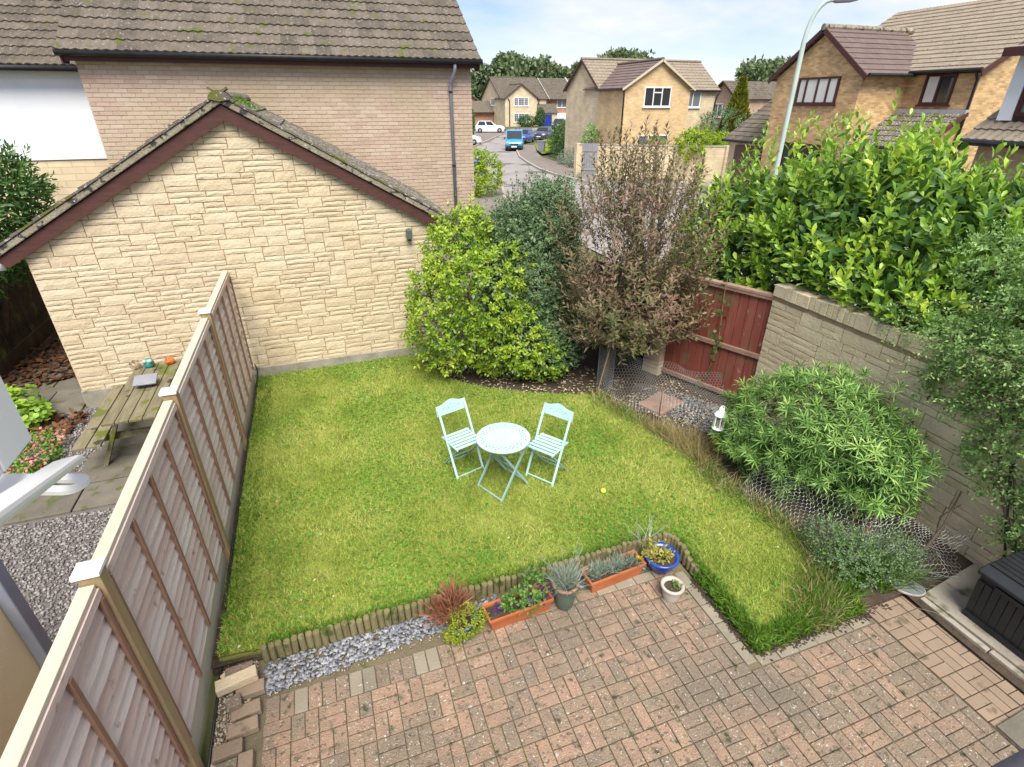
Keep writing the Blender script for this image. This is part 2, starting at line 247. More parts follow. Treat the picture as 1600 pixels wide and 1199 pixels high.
class B:
    def __init__(s): s.v = []; s.f = []
    def add(s, V, F):
        k = len(s.v); s.v += [tuple(p) for p in V]; s.f += [tuple(i+k for i in f) for f in F]; return s
    def box(s, x0, x1, y0, y1, z0, z1):
        return s.add([(x0,y0,z0),(x1,y0,z0),(x1,y1,z0),(x0,y1,z0),(x0,y0,z1),(x1,y0,z1),(x1,y1,z1),(x0,y1,z1)],
                     [(3,2,1,0),(4,5,6,7),(0,1,5,4),(1,2,6,5),(2,3,7,6),(3,0,4,7)])
    def obox(s, c, a, b, d):      # centre and three half-extent vectors
        c, a, b, d = map(Vector, (c, a, b, d))
        if a.cross(b).dot(d) < 0: a = -a
        V = [c+a*i+b*j+d*k for k in (-1, 1) for i, j in ((-1,-1),(1,-1),(1,1),(-1,1))]
        return s.add(V, [(3,2,1,0),(4,5,6,7),(0,1,5,4),(1,2,6,5),(2,3,7,6),(3,0,4,7)])
    def bar(s, p, q, w, h, up=Z3):
        p, q = Vector(p), Vector(q); d = q-p; up = Vector(up)
        sd = d.cross(up)
        if sd.length < 1e-6: sd = d.cross(Vector((1, 0, 0)))
        sd.normalize(); u = sd.cross(d).normalized()
        return s.obox((p+q)/2, d/2, sd*w/2, u*h/2)
    def tube(s, pts, r, n=6, cap=True):
        pts = [Vector(p) for p in pts]; m = len(pts)
        rr = r if isinstance(r, (list, tuple)) else [r]*m
        k = len(s.v); ref = None
        for i, p in enumerate(pts):
            d = (pts[min(i+1, m-1)]-pts[max(i-1, 0)]).normalized()
            if ref is None: ref = d.cross(Z3) if abs(d.z) < .9 else d.cross(Vector((1, 0, 0)))
            ref = (ref-d*ref.dot(d)).normalized(); o = d.cross(ref)
            for j in range(n):
                a = 2*math.pi*j/n; s.v.append(tuple(p+(ref*math.cos(a)+o*math.sin(a))*rr[i]))
        for i in range(m-1):
            for j in range(n):
                a, b = k+i*n+j, k+i*n+(j+1) % n; s.f.append((a, b, b+n, a+n))
        if cap:
            s.f.append(tuple(k+j for j in reversed(range(n)))); s.f.append(tuple(k+(m-1)*n+j for j in range(n)))
        return s
    def lathe(s, c, prof, n=20, cap=True):
        k = len(s.v); c = Vector(c)
        for r, z in prof:
            for j in range(n):
                a = 2*math.pi*j/n; s.v.append((c.x+r*math.cos(a), c.y+r*math.sin(a), c.z+z))
        for i in range(len(prof)-1):
            for j in range(n):
                a, b = k+i*n+j, k+i*n+(j+1) % n; s.f.append((a, b, b+n, a+n))
        if cap and prof[0][0] > 1e-4: s.f.append(tuple(k+j for j in reversed(range(n))))
        if cap and prof[-1][0] > 1e-4: s.f.append(tuple(k+(len(prof)-1)*n+j for j in range(n)))
        return s
    def ext(s, pts, vec):          # polygon extruded along a vector
        pts = [Vector(p) for p in pts]; vec = Vector(vec); n = len(pts)
        nm = Vector((0, 0, 0))
        for i in range(n): nm += pts[i].cross(pts[(i+1) % n])
        if nm.dot(vec) > 0: pts = pts[::-1]
        return s.add(pts+[p+vec for p in pts], [tuple(range(n)), tuple(range(2*n-1, n-1, -1))]+[((i+1) % n, i, n+i, n+(i+1) % n) for i in range(n)])
    def obj(s, name, mat, parent=None, smooth=False, bev=0, kind=None, label=None):
        me = bpy.data.meshes.new(name); me.from_pydata(s.v, [], s.f); me.materials.append(M[mat])
        if smooth: me.polygons.foreach_set('use_smooth', [True]*len(me.polygons))
        me.update(); o = link(name, me, parent)
        if bev:
            b = o.modifiers.new('bevel', 'BEVEL'); b.width = bev; b.segments = 2; b.limit_method = 'ANGLE'
        return tag(o, label, kind=kind)
def box_proto(bev=.0):
    """unit box centred on the origin with a chamfered +Z face"""
    c = [(-.5,-.5),(.5,-.5),(.5,.5),(-.5,.5)]; i = .5-bev
    V = [(x,y,-.5) for x, y in c]+[(x,y,.5-bev) for x, y in c]+[(x/.5*i,y/.5*i,.5) for x, y in c]
    F = [(0,1,5,4),(1,2,6,5),(2,3,7,6),(3,0,4,7),(4,5,9,8),(5,6,10,9),(6,7,11,10),(7,4,8,11),(8,9,10,11)]
    return np.array(V), F
def pieces(parent, name, protos, items, mat, rest=None, limit=300, smooth=False):
    """items: (proto index, 4x4 matrix). The nearest `limit` become child objects sharing mesh data, the rest one 'stuff' part"""
    items = sorted(items, key=lambda it: (Vector(it[1].translation)-CAM).length)
    mes = []
    for V, F in protos:
        me = bpy.data.meshes.new(name); me.from_pydata(V.tolist(), [], F); me.materials.append(M[mat])
        if smooth: me.polygons.foreach_set('use_smooth', [True]*len(me.polygons))
        me.update(); mes.append(me)
    inv = INV.get(parent.name)
    for pi, mtx in items[:limit]:
        o = bpy.data.objects.new(name, mes[pi]); COL.objects.link(o); o.parent = parent
        if inv is not None: o.matrix_parent_inverse = inv
        o.matrix_basis = mtx
    if len(items) > limit:
        VV, FF, k = [], [], 0
        for pi, mtx in items[limit:]:
            V, F = protos[pi]; A = np.array(mtx); W = V @ A[:3, :3].T + A[:3, 3]
            VV.append(W); FF += [tuple(i+k for i in f) for f in F]; k += len(V)
        me = bpy.data.meshes.new(rest or name); me.from_pydata(np.vstack(VV).tolist(), [], FF); me.materials.append(M[mat])
        if smooth: me.polygons.foreach_set('use_smooth', [True]*len(me.polygons))
        me.update(); o = link(rest or name, me, parent); o['kind'] = 'stuff'
def frame(o, x, y, z, s=(1, 1, 1)):
    x, y, z = Vector(x)*s[0], Vector(y)*s[1], Vector(z)*s[2]; o = Vector(o)
    return Matrix(((x.x,y.x,z.x,o.x),(x.y,y.y,z.y,o.y),(x.z,y.z,z.z,o.z),(0,0,0,1)))
# roof tiles ---------------------------------------------------------
def tile_proto(w=.3, l=.36, amp=.022, n=10):
    """double roll tile: x across, y up the slope, z out of the roof"""
    V, F = [], []
    for k, (y, dz) in enumerate(((0, .034), (l, .004))):
        for i in range(n+1):
            t = i/n; z = amp*(.5+.5*math.cos(4*math.pi*t))
            V.append(((t-.5)*w, y, z+dz))
    for i in range(n+1):
        t = i/n; V.append(((t-.5)*w, 0, amp*(.5+.5*math.cos(4*math.pi*t))+.008))
    for i in range(n):
        F.append((i, i+1, n+2+i, n+1+i)); F.append((2*n+2+i, 2*n+3+i, i+1, i))
    V += [(-.5*w, 0, 0), (-.5*w, l, 0), (.5*w, 0, 0), (.5*w, l, 0)]; k = 3*n+3
    F += [(k, 0, n+1, k+1), (n, k+2, k+3, 2*n+1)]
    return np.array(V), F
TP = [tile_proto()]; TPs = [tile_proto(n=6)]
FLAT_TP = [tile_proto(amp=.006, n=4)]
def roof(parent, p0, u, v, W, L, mat='tile', tw=.30, ga=.32, limit=300, clip=None, proto=None, deck='barge'):
    """p0: eaves corner, u along the eaves, v up the slope"""
    p0, u, v = Vector(p0), Vector(u).normalized(), Vector(v).normalized(); n = u.cross(v)
    nx, ny = max(1, round(W/tw)), max(1, round(L/ga)); sx, sy = W/nx/.30, L/ny/.32
    it = []
    for j in range(ny):
        for i in range(nx):
            c = p0+u*((i+.5)*W/nx)+v*(j*L/ny)
            if clip and not clip(c+v*.16): continue
            c = c+n*random.uniform(0, .004); a = random.uniform(-.012, .012)
            it.append((0, frame(c, u+v*a, v-u*a, n, (sx, sy, 1))))
    pieces(parent, 'roof_tile', proto or TP, it, mat, 'far_roof_tiles', limit, smooth=False)
def roof_strips(parent, p0, u, v, W, L, mat, tw=.30, ga=.32, name='tile_courses'):
    """distant roof: every course a stepped wavy strip, one mesh"""
    p0, u, v = Vector(p0), Vector(u).normalized(), Vector(v).normalized(); n = u.cross(v)
    b = B(); ny = max(1, round(L/ga)); nx = max(2, round(W/tw))
    for j in range(ny):
        for i in range(nx):
            e = [p0+u*(W*(i+a)/nx)+v*(L*(j+q)/ny)+n*z for a, q, z in ((0,0,.02),(.5,0,.05),(1,0,.02),(0,1.05,.0),(.5,1.05,.012),(1,1.05,.0),(0,0,-.02),(1,0,-.02))]
            b.add(e, [(0,1,4,3),(1,2,5,4),(6,1,0),(6,7,1),(7,2,1)])
    o = b.obj(name, mat, parent, kind='stuff'); return o
# windows ------------------------------------------------------------
def window(parent, o, u, n, w, h, cols, fm='frame_white', panes='glass', bars=0, name='window', sill=True, curtain=None, fw=.06, trans=None):
    """o: lower left corner on the wall, u right along the wall, n outward; cols: mullion fractions"""
    o, u, n = Vector(o), Vector(u).normalized(), Vector(n).normalized(); b = B()
    def rect(x0, x1, z0, z1, d0, d1, bb):
        c = o+u*(x0+x1)/2+Z3*(z0+z1)/2+n*(d0+d1)/2
        bb.obox(c, u*(x1-x0)/2, Z3*(z1-z0)/2, n*(d1-d0)/2)
    rect(0, w, 0, fw, 0, .06, b); rect(0, w, h-fw, h, 0, .06, b); rect(0, fw, fw, h-fw, 0, .06, b); rect(w-fw, w, fw, h-fw, 0, .06, b)
    xs = [fw]+[c*w for c in cols]+[w-fw]
    for c in cols: rect(c*w-fw/2, c*w+fw/2, fw, h-fw, 0, .058, b)
    if trans:
        for i, t in trans: rect(xs[i], xs[i+1], t*h-fw/2, t*h+fw/2, 0, .056, b)
    wo = b.obj(name, fm, parent)
    for i in range(len(xs)-1):
        p = B(); rect(xs[i], xs[i+1], fw*.8, h-fw*.8, .004, .02, p); p.obj('pane', panes, wo)
        if curtain and curtain[i % len(curtain)]:
            q = B(); k = 7
            x0, x1 = xs[i]+.03, xs[i]+.03+(xs[i+1]-xs[i]-.06)*curtain[i % len(curtain)]
            P = []
            for j in range(k+1):
                x = x0+(x1-x0)*j/k; d = .024+.006*(j % 2)
                P += [o+u*x+Z3*fw+n*d, o+u*x+Z3*(h-fw)+n*d]
            q.add(P, [(2*j, 2*j+2, 2*j+3, 2*j+1) for j in range(k)]); q.obj('curtain', 'curtain', wo)
        if bars:
            g = B(); W = xs[i+1]-xs[i]
            for j in range(1, bars): rect(xs[i]+W*j/bars-.012, xs[i]+W*j/bars+.012, fw, h-fw, .015, .05, g)
            nb = max(2, round(h/.4))
            for j in range(1, nb): rect(xs[i], xs[i+1], h*j/nb-.012, h*j/nb+.012, .016, .048, g)
            g.obj('glazing_bars', fm, wo)
    if sill:
        q = B(); rect(-.06, w+.06, -.06, 0, 0, .10, q); q.obj('window_sill', fm, wo)
    return wo
# foliage ------------------------------------------------------------
LT = {  # template: (along, across, up), triangles
 'leaf': (np.array([(0,0,0),(.42,-.5,.06),(.5,0,-.02),(.42,.5,.06),(1,0,-.10)]), np.array([(0,2,1),(0,3,2),(1,2,4),(2,3,4)])),
 'oval': (np.array([(0,0,0),(.25,-.36,.05),(.3,0,0),(.25,.36,.05),(.66,-.5,.03),(.68,0,-.03),(.66,.5,.03),(1,0,-.12)]),
          np.array([(0,2,1),(0,3,2),(1,2,5),(1,5,4),(2,3,6),(2,6,5),(4,5,7),(5,6,7)])),
 'blade': (np.array([(0,-.5,0),(0,.5,0),(1,0,0)]), np.array([(0,1,2)])),
 'long': (np.array([(0,-.5,0),(0,.5,0),(.5,-.42,.0),(.5,.42,.0),(1,0,-.2)]), np.array([(0,1,3),(0,3,2),(2,3,4)])),
 'quad': (np.array([(0,-.3,0),(0,.3,0),(.6,-.5,.05),(.6,.5,-.05),(1,0,.1)]), np.array([(0,1,3),(0,3,2),(2,3,4)])),
}
def unit(a): return a/np.maximum(np.linalg.norm(a, axis=-1, keepdims=True), 1e-9)
def leaf_obj(name, mat, parent, P, D, N, L, W, tpl='leaf', kind=None, individual=0, iname='leaf'):
    P, D, N = np.asarray(P), unit(np.asarray(D)), np.asarray(N); n = len(P)
    L = np.broadcast_to(L, (n,)); W = np.broadcast_to(W, (n,))
    S = unit(np.cross(D, N)); N = np.cross(S, D)
    tv, tt = LT[tpl]
    if individual:
        dist = np.linalg.norm(P-np.array(CAM), axis=1); order = np.argsort(dist - (P[:, 2])*.3)
        ind, rest = order[:individual], order[individual:]
        me = bpy.data.meshes.new(iname); me.from_pydata(tv.tolist(), [], [tuple(t) for t in tt.tolist()]); me.materials.append(M[mat]); me.update()
        inv = INV.get(parent.name)
        for i in ind:
            o = bpy.data.objects.new(iname, me); COL.objects.link(o); o.parent = parent
            if inv is not None: o.matrix_parent_inverse = inv
            o.matrix_basis = frame(P[i], D[i], S[i], N[i], (L[i], W[i], L[i]))
        P, D, N, S, L, W = P[rest], D[rest], N[rest], S[rest], L[rest], W[rest]; n = len(P)
    V = P[:, None]+D[:, None]*(tv[None, :, :1]*L[:, None, None])+S[:, None]*(tv[None, :, 1:2]*W[:, None, None])+N[:, None]*(tv[None, :, 2:]*L[:, None, None])
    Tr = tt[None]+(np.arange(n)*len(tv))[:, None, None]
    me = fast_mesh(name, V.reshape(-1, 3), Tr.reshape(-1, 3)); me.materials.append(M[mat])
    o = link(name, me, parent)
    if kind: o['kind'] = kind
    return o
def perp(D):
    r = rng.normal(size=D.shape); return unit(np.cross(D, r))
def lump(d, k, seed):
    a = np.sin(d[:, 0]*k+seed)+np.sin(d[:, 1]*k*1.3+seed*2.1)+np.sin(d[:, 2]*k*1.1+seed*.7)+.6*np.sin((d[:, 0]+d[:, 2])*k*2.3+seed)
    return a/3.6
def shell(comps, n, lo=.72, lump_amp=.14, zmin=.05, k=5.):
    """points on the outer skin of a union of ellipsoids with lumps: position, outward normal"""
    C = np.array([c[0] for c in comps], float); Rr = np.array([c[1] for c in comps], float)
    wts = np.array([(r[0]*r[1]+r[0]*r[2]+r[1]*r[2]) for r in Rr]); wts /= wts.sum()
    PP, NN = [], []; got = 0
    while got < n:
        m = int((n-got)*1.7)+50
        i = rng.choice(len(C), m, p=wts); d = unit(rng.normal(size=(m, 3)))
        rad = 1+lump_amp*lump(d*1.0+C[i]*.37, k, 1.7)
        f = rad*(lo+(1-lo)*rng.random(m)**.6)
        p = C[i]+d*Rr[i]*f[:, None]; ok = p[:, 2] > zmin
        for j in range(len(C)):
            q = (p-C[j])/Rr[j]; ok &= ~((np.linalg.norm(q, axis=1) < .70) & (i != j))
        PP.append(p[ok]); NN.append(unit(d[ok]/Rr[i][ok])); got += ok.sum()
    return np.vstack(PP)[:n], np.vstack(NN)[:n]
def shoots(base, dirs, length, k, a0=75, a1=30, curve=0.):
    """k leaves along each shoot: positions, leaf directions, leaf normals, t"""
    n = len(base); length = np.broadcast_to(length, (n,)); e1 = perp(dirs); e2 = np.cross(dirs, e1)
    P, D, N, TT = [], [], [], []
    for j in range(k):
        t = (j+.6)/k; az = j*2.4+rng.random(n)*.7; a = np.radians(a0+(a1-a0)*t+rng.normal(0, 9, n))
        side = e1*np.cos(az)[:, None]+e2*np.sin(az)[:, None]
        d = dirs*np.cos(a)[:, None]+side*np.sin(a)[:, None]
        p = base+dirs*(length*t)[:, None]; p[:, 2] -= curve*length*t*t
        P.append(p); D.append(d); N.append(dirs*np.sin(a)[:, None]-side*np.cos(a)[:, None]+rng.normal(0, .15, (n, 3))); TT.append(np.full(n, t))
    return np.vstack(P), np.vstack(D), np.vstack(N), np.concatenate(TT)
def bush(t, mat, comps, n, k, slen, L, W, tpl='leaf', up=.5, lo=.72, lump_amp=.14, a0=75, a1=30, zmin=.05, jit=.5, name='foliage', individual=0, curve=0., kk=5., keep=None):
    P, N = shell(comps, n, lo, lump_amp, zmin, kk)
    D = unit(N+np.array([0, 0, up])+rng.normal(0, jit*.6, N.shape))
    ln = slen*(.6+.8*rng.random(n))
    p, d, nn, tt = shoots(P-D*ln[:, None]*.5, D, ln, k, a0, a1, curve)
    if keep is not None: q = keep(p); p, d, nn, tt = p[q], d[q], nn[q], tt[q]
    s = .7+.5*rng.random(len(p)); s *= (1.08-.35*tt)
    return leaf_obj(name, mat, t, p, d, nn, L*s, W*s, tpl, 'stuff' if n*k > 300 else None, individual)
def stems(t, base, tips, r0=.02, r1=.006, mat='bark', name='stem', bend=.15):
    b = B()
    for q in tips:
        p0, p1 = Vector(base), Vector(q); m = (p0+p1)/2+Vector((random.uniform(-bend, bend), random.uniform(-bend, bend), .1))
        b.tube([p0, p0.lerp(m, .6), m, m.lerp(p1, .6), p1], [r0, r0*.9, (r0+r1)/2, r1*1.3, r1], 6)
    return b.obj(name, mat, t, smooth=True)
def inpoly(P, poly):
    x, y = P[:, 0], P[:, 1]; r = np.zeros(len(P), bool); n = len(poly)
    for i in range(n):
        x0, y0 = poly[i]; x1, y1 = poly[(i+1) % n]
        c = ((y0 > y) != (y1 > y)) & (x < (x1-x0)*(y-y0)/((y1-y0) or 1e-9)+x0); r ^= c
    return r
def polypts(poly, n):
    a = np.array(poly); lo, hi = a.min(0), a.max(0); out = []; got = 0
    while got < n:
        p = lo+(hi-lo)*rng.random((n, 2)); p = p[inpoly(p, poly)]; out.append(p); got += len(p)
    return np.vstack(out)[:n]
def blades(name, mat, parent, xy, z, h, wd, lean=.6, tpl='blade', kind='stuff'):
    n = len(xy); P = np.column_stack([xy, np.broadcast_to(z, (n,))])
    D = unit(np.column_stack([rng.normal(0, lean, (n, 2)), np.ones(n)])); N = perp(D)
    s = .6+.8*rng.random(n)
    return leaf_obj(name, mat, parent, P, D, N, h*s, wd*s, tpl, kind)
def pebbles(name, mat, parent, xy, z, size, flat=.6, kind='stuff', ang=False):
    """small stones: jittered octahedra (angular chips when ang)"""
    n = len(xy); base = np.array([(1,0,0),(0,1,0),(-1,0,0),(0,-1,0),(0,0,1),(0,0,-1)], float)
    tri = np.array([(0,1,4),(1,2,4),(2,3,4),(3,0,4),(1,0,5),(2,1,5),(3,2,5),(0,3,5)])
    if ang:
        base = np.array([(1,.3,.35),(.2,1,.35),(-1,.2,.35),(-.1,-1,.35),(.9,.2,-.35),(.1,.9,-.35),(-.9,.1,-.35),(0,-.9,-.35)])
        tri = np.array([(0,1,2),(0,2,3),(4,6,5),(4,7,6),(0,4,5),(0,5,1),(1,5,6),(1,6,2),(2,6,7),(2,7,3),(3,7,4),(3,4,0)])
    s = size*(.55+.9*rng.random(n)); a = rng.random(n)*6.28
    V = base[None]*(1+rng.normal(0, .16, (n, len(base), 3)))*s[:, None, None]*np.array([1, .7, flat])
    tl = rng.normal(0, .25, n); x = V[..., 0].copy(); V[..., 2] += x*tl[:, None]
    ca, sa = np.cos(a)[:, None], np.sin(a)[:, None]; y = V[..., 1].copy()
    V[..., 0] = x*ca-y*sa; V[..., 1] = x*sa+y*ca
    V += np.column_stack([xy, np.broadcast_to(z, (n,))])[:, None]
    me = fast_mesh(name, V.reshape(-1, 3), (tri[None]+(np.arange(n)*len(base))[:, None, None]).reshape(-1, 3)); me.materials.append(M[mat])
    o = link(name, me, parent); o['kind'] = kind; return o
def sheet(name, poly, z, mat, parent=None, kind='structure', thick=0):
    b = B()
    if thick: b.ext([(x, y, z-thick) for x, y in poly], (0, 0, thick))
    else: b.add([(x, y, z) for x, y in poly], [tuple(range(len(poly)))])
    o = b.obj(name, mat, parent); o['kind'] = kind; return o
def grid_sheet(name, poly, z, mat, step=.12, amp=.015, thick=.12, kind='structure'):
    """uneven ground inside a polygon (constrained triangulation) with a skirt"""
    pts = []; m = len(poly)
    for i in range(m):
        a, c = Vector(poly[i]), Vector(poly[(i+1) % m]); k = max(1, int((c-a).length/step))
        pts += [a.lerp(c, j/k) for j in range(k)]
    nb = len(pts); a = np.array(poly); lo, hi = a.min(0), a.max(0)
    gx, gy = np.meshgrid(np.arange(lo[0], hi[0], step), np.arange(lo[1], hi[1], step)); g = np.column_stack([gx.ravel(), gy.ravel()])
    g = g[inpoly(g, poly)]; pts += [Vector(p) for p in g]
    v, e, f, *_ = delaunay_2d_cdt([Vector((p[0], p[1])) for p in pts], [(i, (i+1) % nb) for i in range(nb)], [], 1, 1e-5)
    b = B(); b.add([(p.x, p.y, z+amp*(math.sin(p.x*2.1+1)*math.sin(p.y*1.7)+.5*math.sin(p.x*5+p.y*4))) for p in v], [tuple(q) for q in f])
    if thick: b.ext([(p[0], p[1], z-thick) for p in poly], (0, 0, thick-.03))
    o = b.obj(name, mat); o['kind'] = kind; return o
def copy_tree(o, parent=None):
    c = o.copy(); COL.objects.link(c)
    if parent is not None: c.parent = parent
    for ch in list(o.children): copy_tree(ch, c)
    return c
# ------------------------------------------------------------------ ground and street
g = B(); g.add([(-400,-60,-.06),(400,-60,-.06),(400,500,-.06),(-400,500,-.06)], [(0,1,2,3)]); tag(g.obj('ground', 'ground'), kind='structure')
ROAD_L = [(8.2,-20),(8.2,24),(10.2,30.5),(12,40),(15.6,57),(20.4,67),(27,81),(40,101),(60,106)]
ROAD_R = [(60,100),(44,95.5),(33,79),(25.3,66.3),(22,59.5),(19.3,53.1),(17.2,46.6),(16,41.3),(15.2,37),(14.95,33.5),(15.15,31),(15.5,29.2),(17,26.8),(19.2,25.2),(19.2,-20)]
sheet('road', ROAD_L+ROAD_R, -.02, 'asphalt')
PAVR = [(23.5,58.8),(20.5,51),(18.6,45),(18.4,42.4),(18.3,39),(17.2,35.5),(17,33.5),(17.5,30.5),(19.5,28.5),(20.4,26.5),(20.4,-20)]
sheet('pavement', ROAD_R[4:]+PAVR[::-1], .10, 'pavement', thick=.16)
sheet('pavement', [(3.9,13.2),(8.2,24),(10.2,30.5),(12,40),(15.6,57),(10,57),(6.5,30),(3.9,22)], .10, 'pavement', thick=.16)
def kerb(line, name):
    t = T(name, 'pale kerb stones edging the '+('street pavement beside the hedge' if name == 'kerb' else 'pavement by the pink brick house'), 'kerb', (*line[0], 0)); it = []
    for a, b in zip(line[:-1], line[1:]):
        a, b = Vector((*a, 0)), Vector((*b, 0)); n = max(1, round((b-a).length/.92)); d = (b-a)/n; u = d.normalized(); s = u.cross(Z3)
        for i in range(n): it.append((0, frame(a+d*(i+.5)+Z3*.052, u, -s, Z3, (d.length-.012, .14, .135))))
    pieces(t, 'kerb_stone', [box_proto(.08)], it, 'kerb', 'far_kerb_stones', 90)
kerb(ROAD_R[3:14], 'kerb'); kerb([(8.2,16),(8.2,24),(10.2,30.5),(12,40),(15.6,57),(20.4,67),(27,81)], 'side_kerb')
sheet('grass_verge', [(27.4,65.6),(23.6,59),(20.6,51),(19.8,47.7),(22.5,50),(25,56),(30,65)], .14, 'lawn_base')
blades('verge_grass', 'grass', None, polypts([(27.4,65.6),(23.6,59),(20.6,51),(19.8,47.7),(22.5,50),(25,56),(30,65)], 9000), .13, .14, .05)['kind'] = 'stuff'
sheet('driveway', [(20.4,66),(27,81),(33,90),(24,96),(12,72)], .0, 'pavement')
sheet('grass_verge', [(14.8,60),(19.6,68),(14,70),(11,62)], .04, 'lawn_base')
sheet('driveway', [(20.4,28.5),(20.4,13),(22.4,13),(22.4,26),(24,29)], .02, 'concrete')

# ------------------------------------------------------------------ house shells
def gable_wall(b, pts, vec): b.ext(pts, vec)
def pipe(parent, pts, r=.045, mat='gutter', name='downpipe'):
    return B().tube(pts, r, 8).obj(name, mat, parent, smooth=True)

# pink-buff brick house behind the garage: every brick of the wall towards the garden
HY, HX0, HX1 = 13.0, -3.65, 3.65
ph = T('brick_house', 'buff and pink brick house with mossy roof behind the stone garage', 'house', (0, HY, 0))
b = B(); b.box(HX0+.02, HX1-.02, HY+.005, HY+6.4, -.05, 5.0); b.obj('wall', 'brick_mortar', ph)
grl = lambda x: 4.28-.56*abs(x+1.0)          # garage roof line
it = []; bw, bh = .225, .075
for r_ in range(int(4.98/bh)):
    z = r_*bh+bh/2; x = HX0-(bw/2 if r_ % 2 else 0)
    while x < HX1:
        x0, x1 = max(x, HX0), min(x+bw, HX1)
        if x1-x0 > .04 and (z > grl((x0+x1)/2)-.25 and (z > 1.6 or x0 > 2)):
            it.append((0, frame(((x0+x1)/2, HY+.012+random.uniform(-.002, .003), z), (1,0,0), (0,0,1), (0,-1,0), (x1-x0-.009, bh-.010, .03))))
        x += bw
pieces(ph, 'brick', [box_proto(.06)], it, 'brick', 'upper_bricks')
it = []
for r_ in range(int(4.98/bh)):              # corner returns on the right-hand end
    z = r_*bh+bh/2
    for j in range(7):
        y0 = HY+.012+j*bw-(bw/2 if r_ % 2 == 0 else 0); y0 = max(y0, HY+.03)
        it.append((0, frame((HX1-.008, y0+bw/2, z), (0,1,0), (0,0,1), (1,0,0), (bw-.009, bh-.010, .03))))
pieces(ph, 'end_brick', [box_proto(.06)], it, 'brick', 'end_bricks', 0)
b = B(); b.ext([(HX0,HY+.05,5),(HX0,HY+6.35,5),(HX0,HY+3.2,7.2)], (.2,0,0)); b.ext([(HX1-.2,HY+.05,5),(HX1-.2,HY+6.35,5),(HX1-.2,HY+3.2,7.2)], (.2,0,0)); b.obj('gable', 'pink_far', ph)
pv = Vector((0, math.cos(R(34)), math.sin(R(34))))
roof(ph, (HX0-.14, HY-.30, 4.98), (1,0,0), pv, HX1-HX0+.28, 4.3, 'tile', limit=300)
b = B(); b.add([(HX0-.12,HY-.22,5.0),(HX1+.12,HY-.22,5.0),(HX1+.12,HY+3.2,7.30),(HX0-.12,HY+3.2,7.30),(HX1+.12,HY+6.6,5.0),(HX0-.12,HY+6.6,5.0)], [(0,1,2,3),(3,2,4,5)]); b.obj('roof_deck', 'barge', ph)
B().box(HX0-.14, HX1+.14, HY-.20, HY-.17, 4.84, 5.03).obj('fascia', 'barge', ph); B().box(HX0-.14, HX1+.14, HY-.17, HY, 4.86, 4.88).obj('soffit', 'barge', ph)
B().tube([(HX0-.18,HY-.27,4.965),(HX1+.18,HY-.27,4.965)], .055, 10).obj('gutter', 'gutter', ph, smooth=True)
for x in (HX0-.13, HX1+.11):
    B().ext([(x,HY-.25,4.80),(x,HY-.25,5.0),(x,HY+3.2,7.24),(x,HY+3.2,7.06),(x,HY+.05,4.80)], (.025,0,0)).obj('bargeboard', 'barge', ph)
dp = pipe(ph, [(3.23,HY-.26,4.94),(3.23,HY-.24,4.80),(3.16,HY-.09,4.58),(3.16,HY-.055,4.48),(3.16,HY-.055,.1)], .036, 'pipe_grey')
for z in (4.4, 2.9, 1.5): B().lathe((3.16,HY-.055,z), [(.046,-.02),(.046,.02)], 10).obj('pipe_bracket', 'gutter', dp)

# white rendered house to the left of it
wh = T('rendered_house', 'house with white upper wall over pale stone beside the brick house', 'house', (-5.5, 15, 0))
B().box(-9, -3.9, 15.03, 20, -.05, 3.1).obj('stone_wall', 'buff_far', wh); B().box(-6.15, -3.9, 15.0, 20, 3.1, 4.82).obj('white_wall', 'white', wh); B().box(-9, -6.2, 15.02, 20, 3.1, 4.82).obj('side_wall', 'buff_far', wh)
pv2 = Vector((0, math.cos(R(31)), math.sin(R(31))))
roof(wh, (-9.2, 14.72, 4.84), (1,0,0), pv2, 5.6, 2.9, 'tile', limit=160)
b = B(); b.add([(-9.2,14.75,4.83),(-3.6,14.75,4.83),(-3.6,17.2,6.30),(-9.2,17.2,6.30),(-3.6,20,4.83),(-9.2,20,4.83)], [(0,1,2,3),(3,2,4,5)]); b.obj('roof_deck', 'barge', wh)
B().tube([(-9.2,14.68,4.80),(-3.7,14.68,4.80)], .055, 10).obj('gutter', 'gutter', wh, smooth=True)
rt = B()
for i in range(12): rt.lathe((0,0,0), [(.001,0)], 3) if 0 else rt.tube([(-9.2+i*.46,17.2,6.33),(-9.2+i*.46+.44,17.2,6.33)], .11, 8)
rt.obj('ridge_tiles', 'tile_moss', wh)

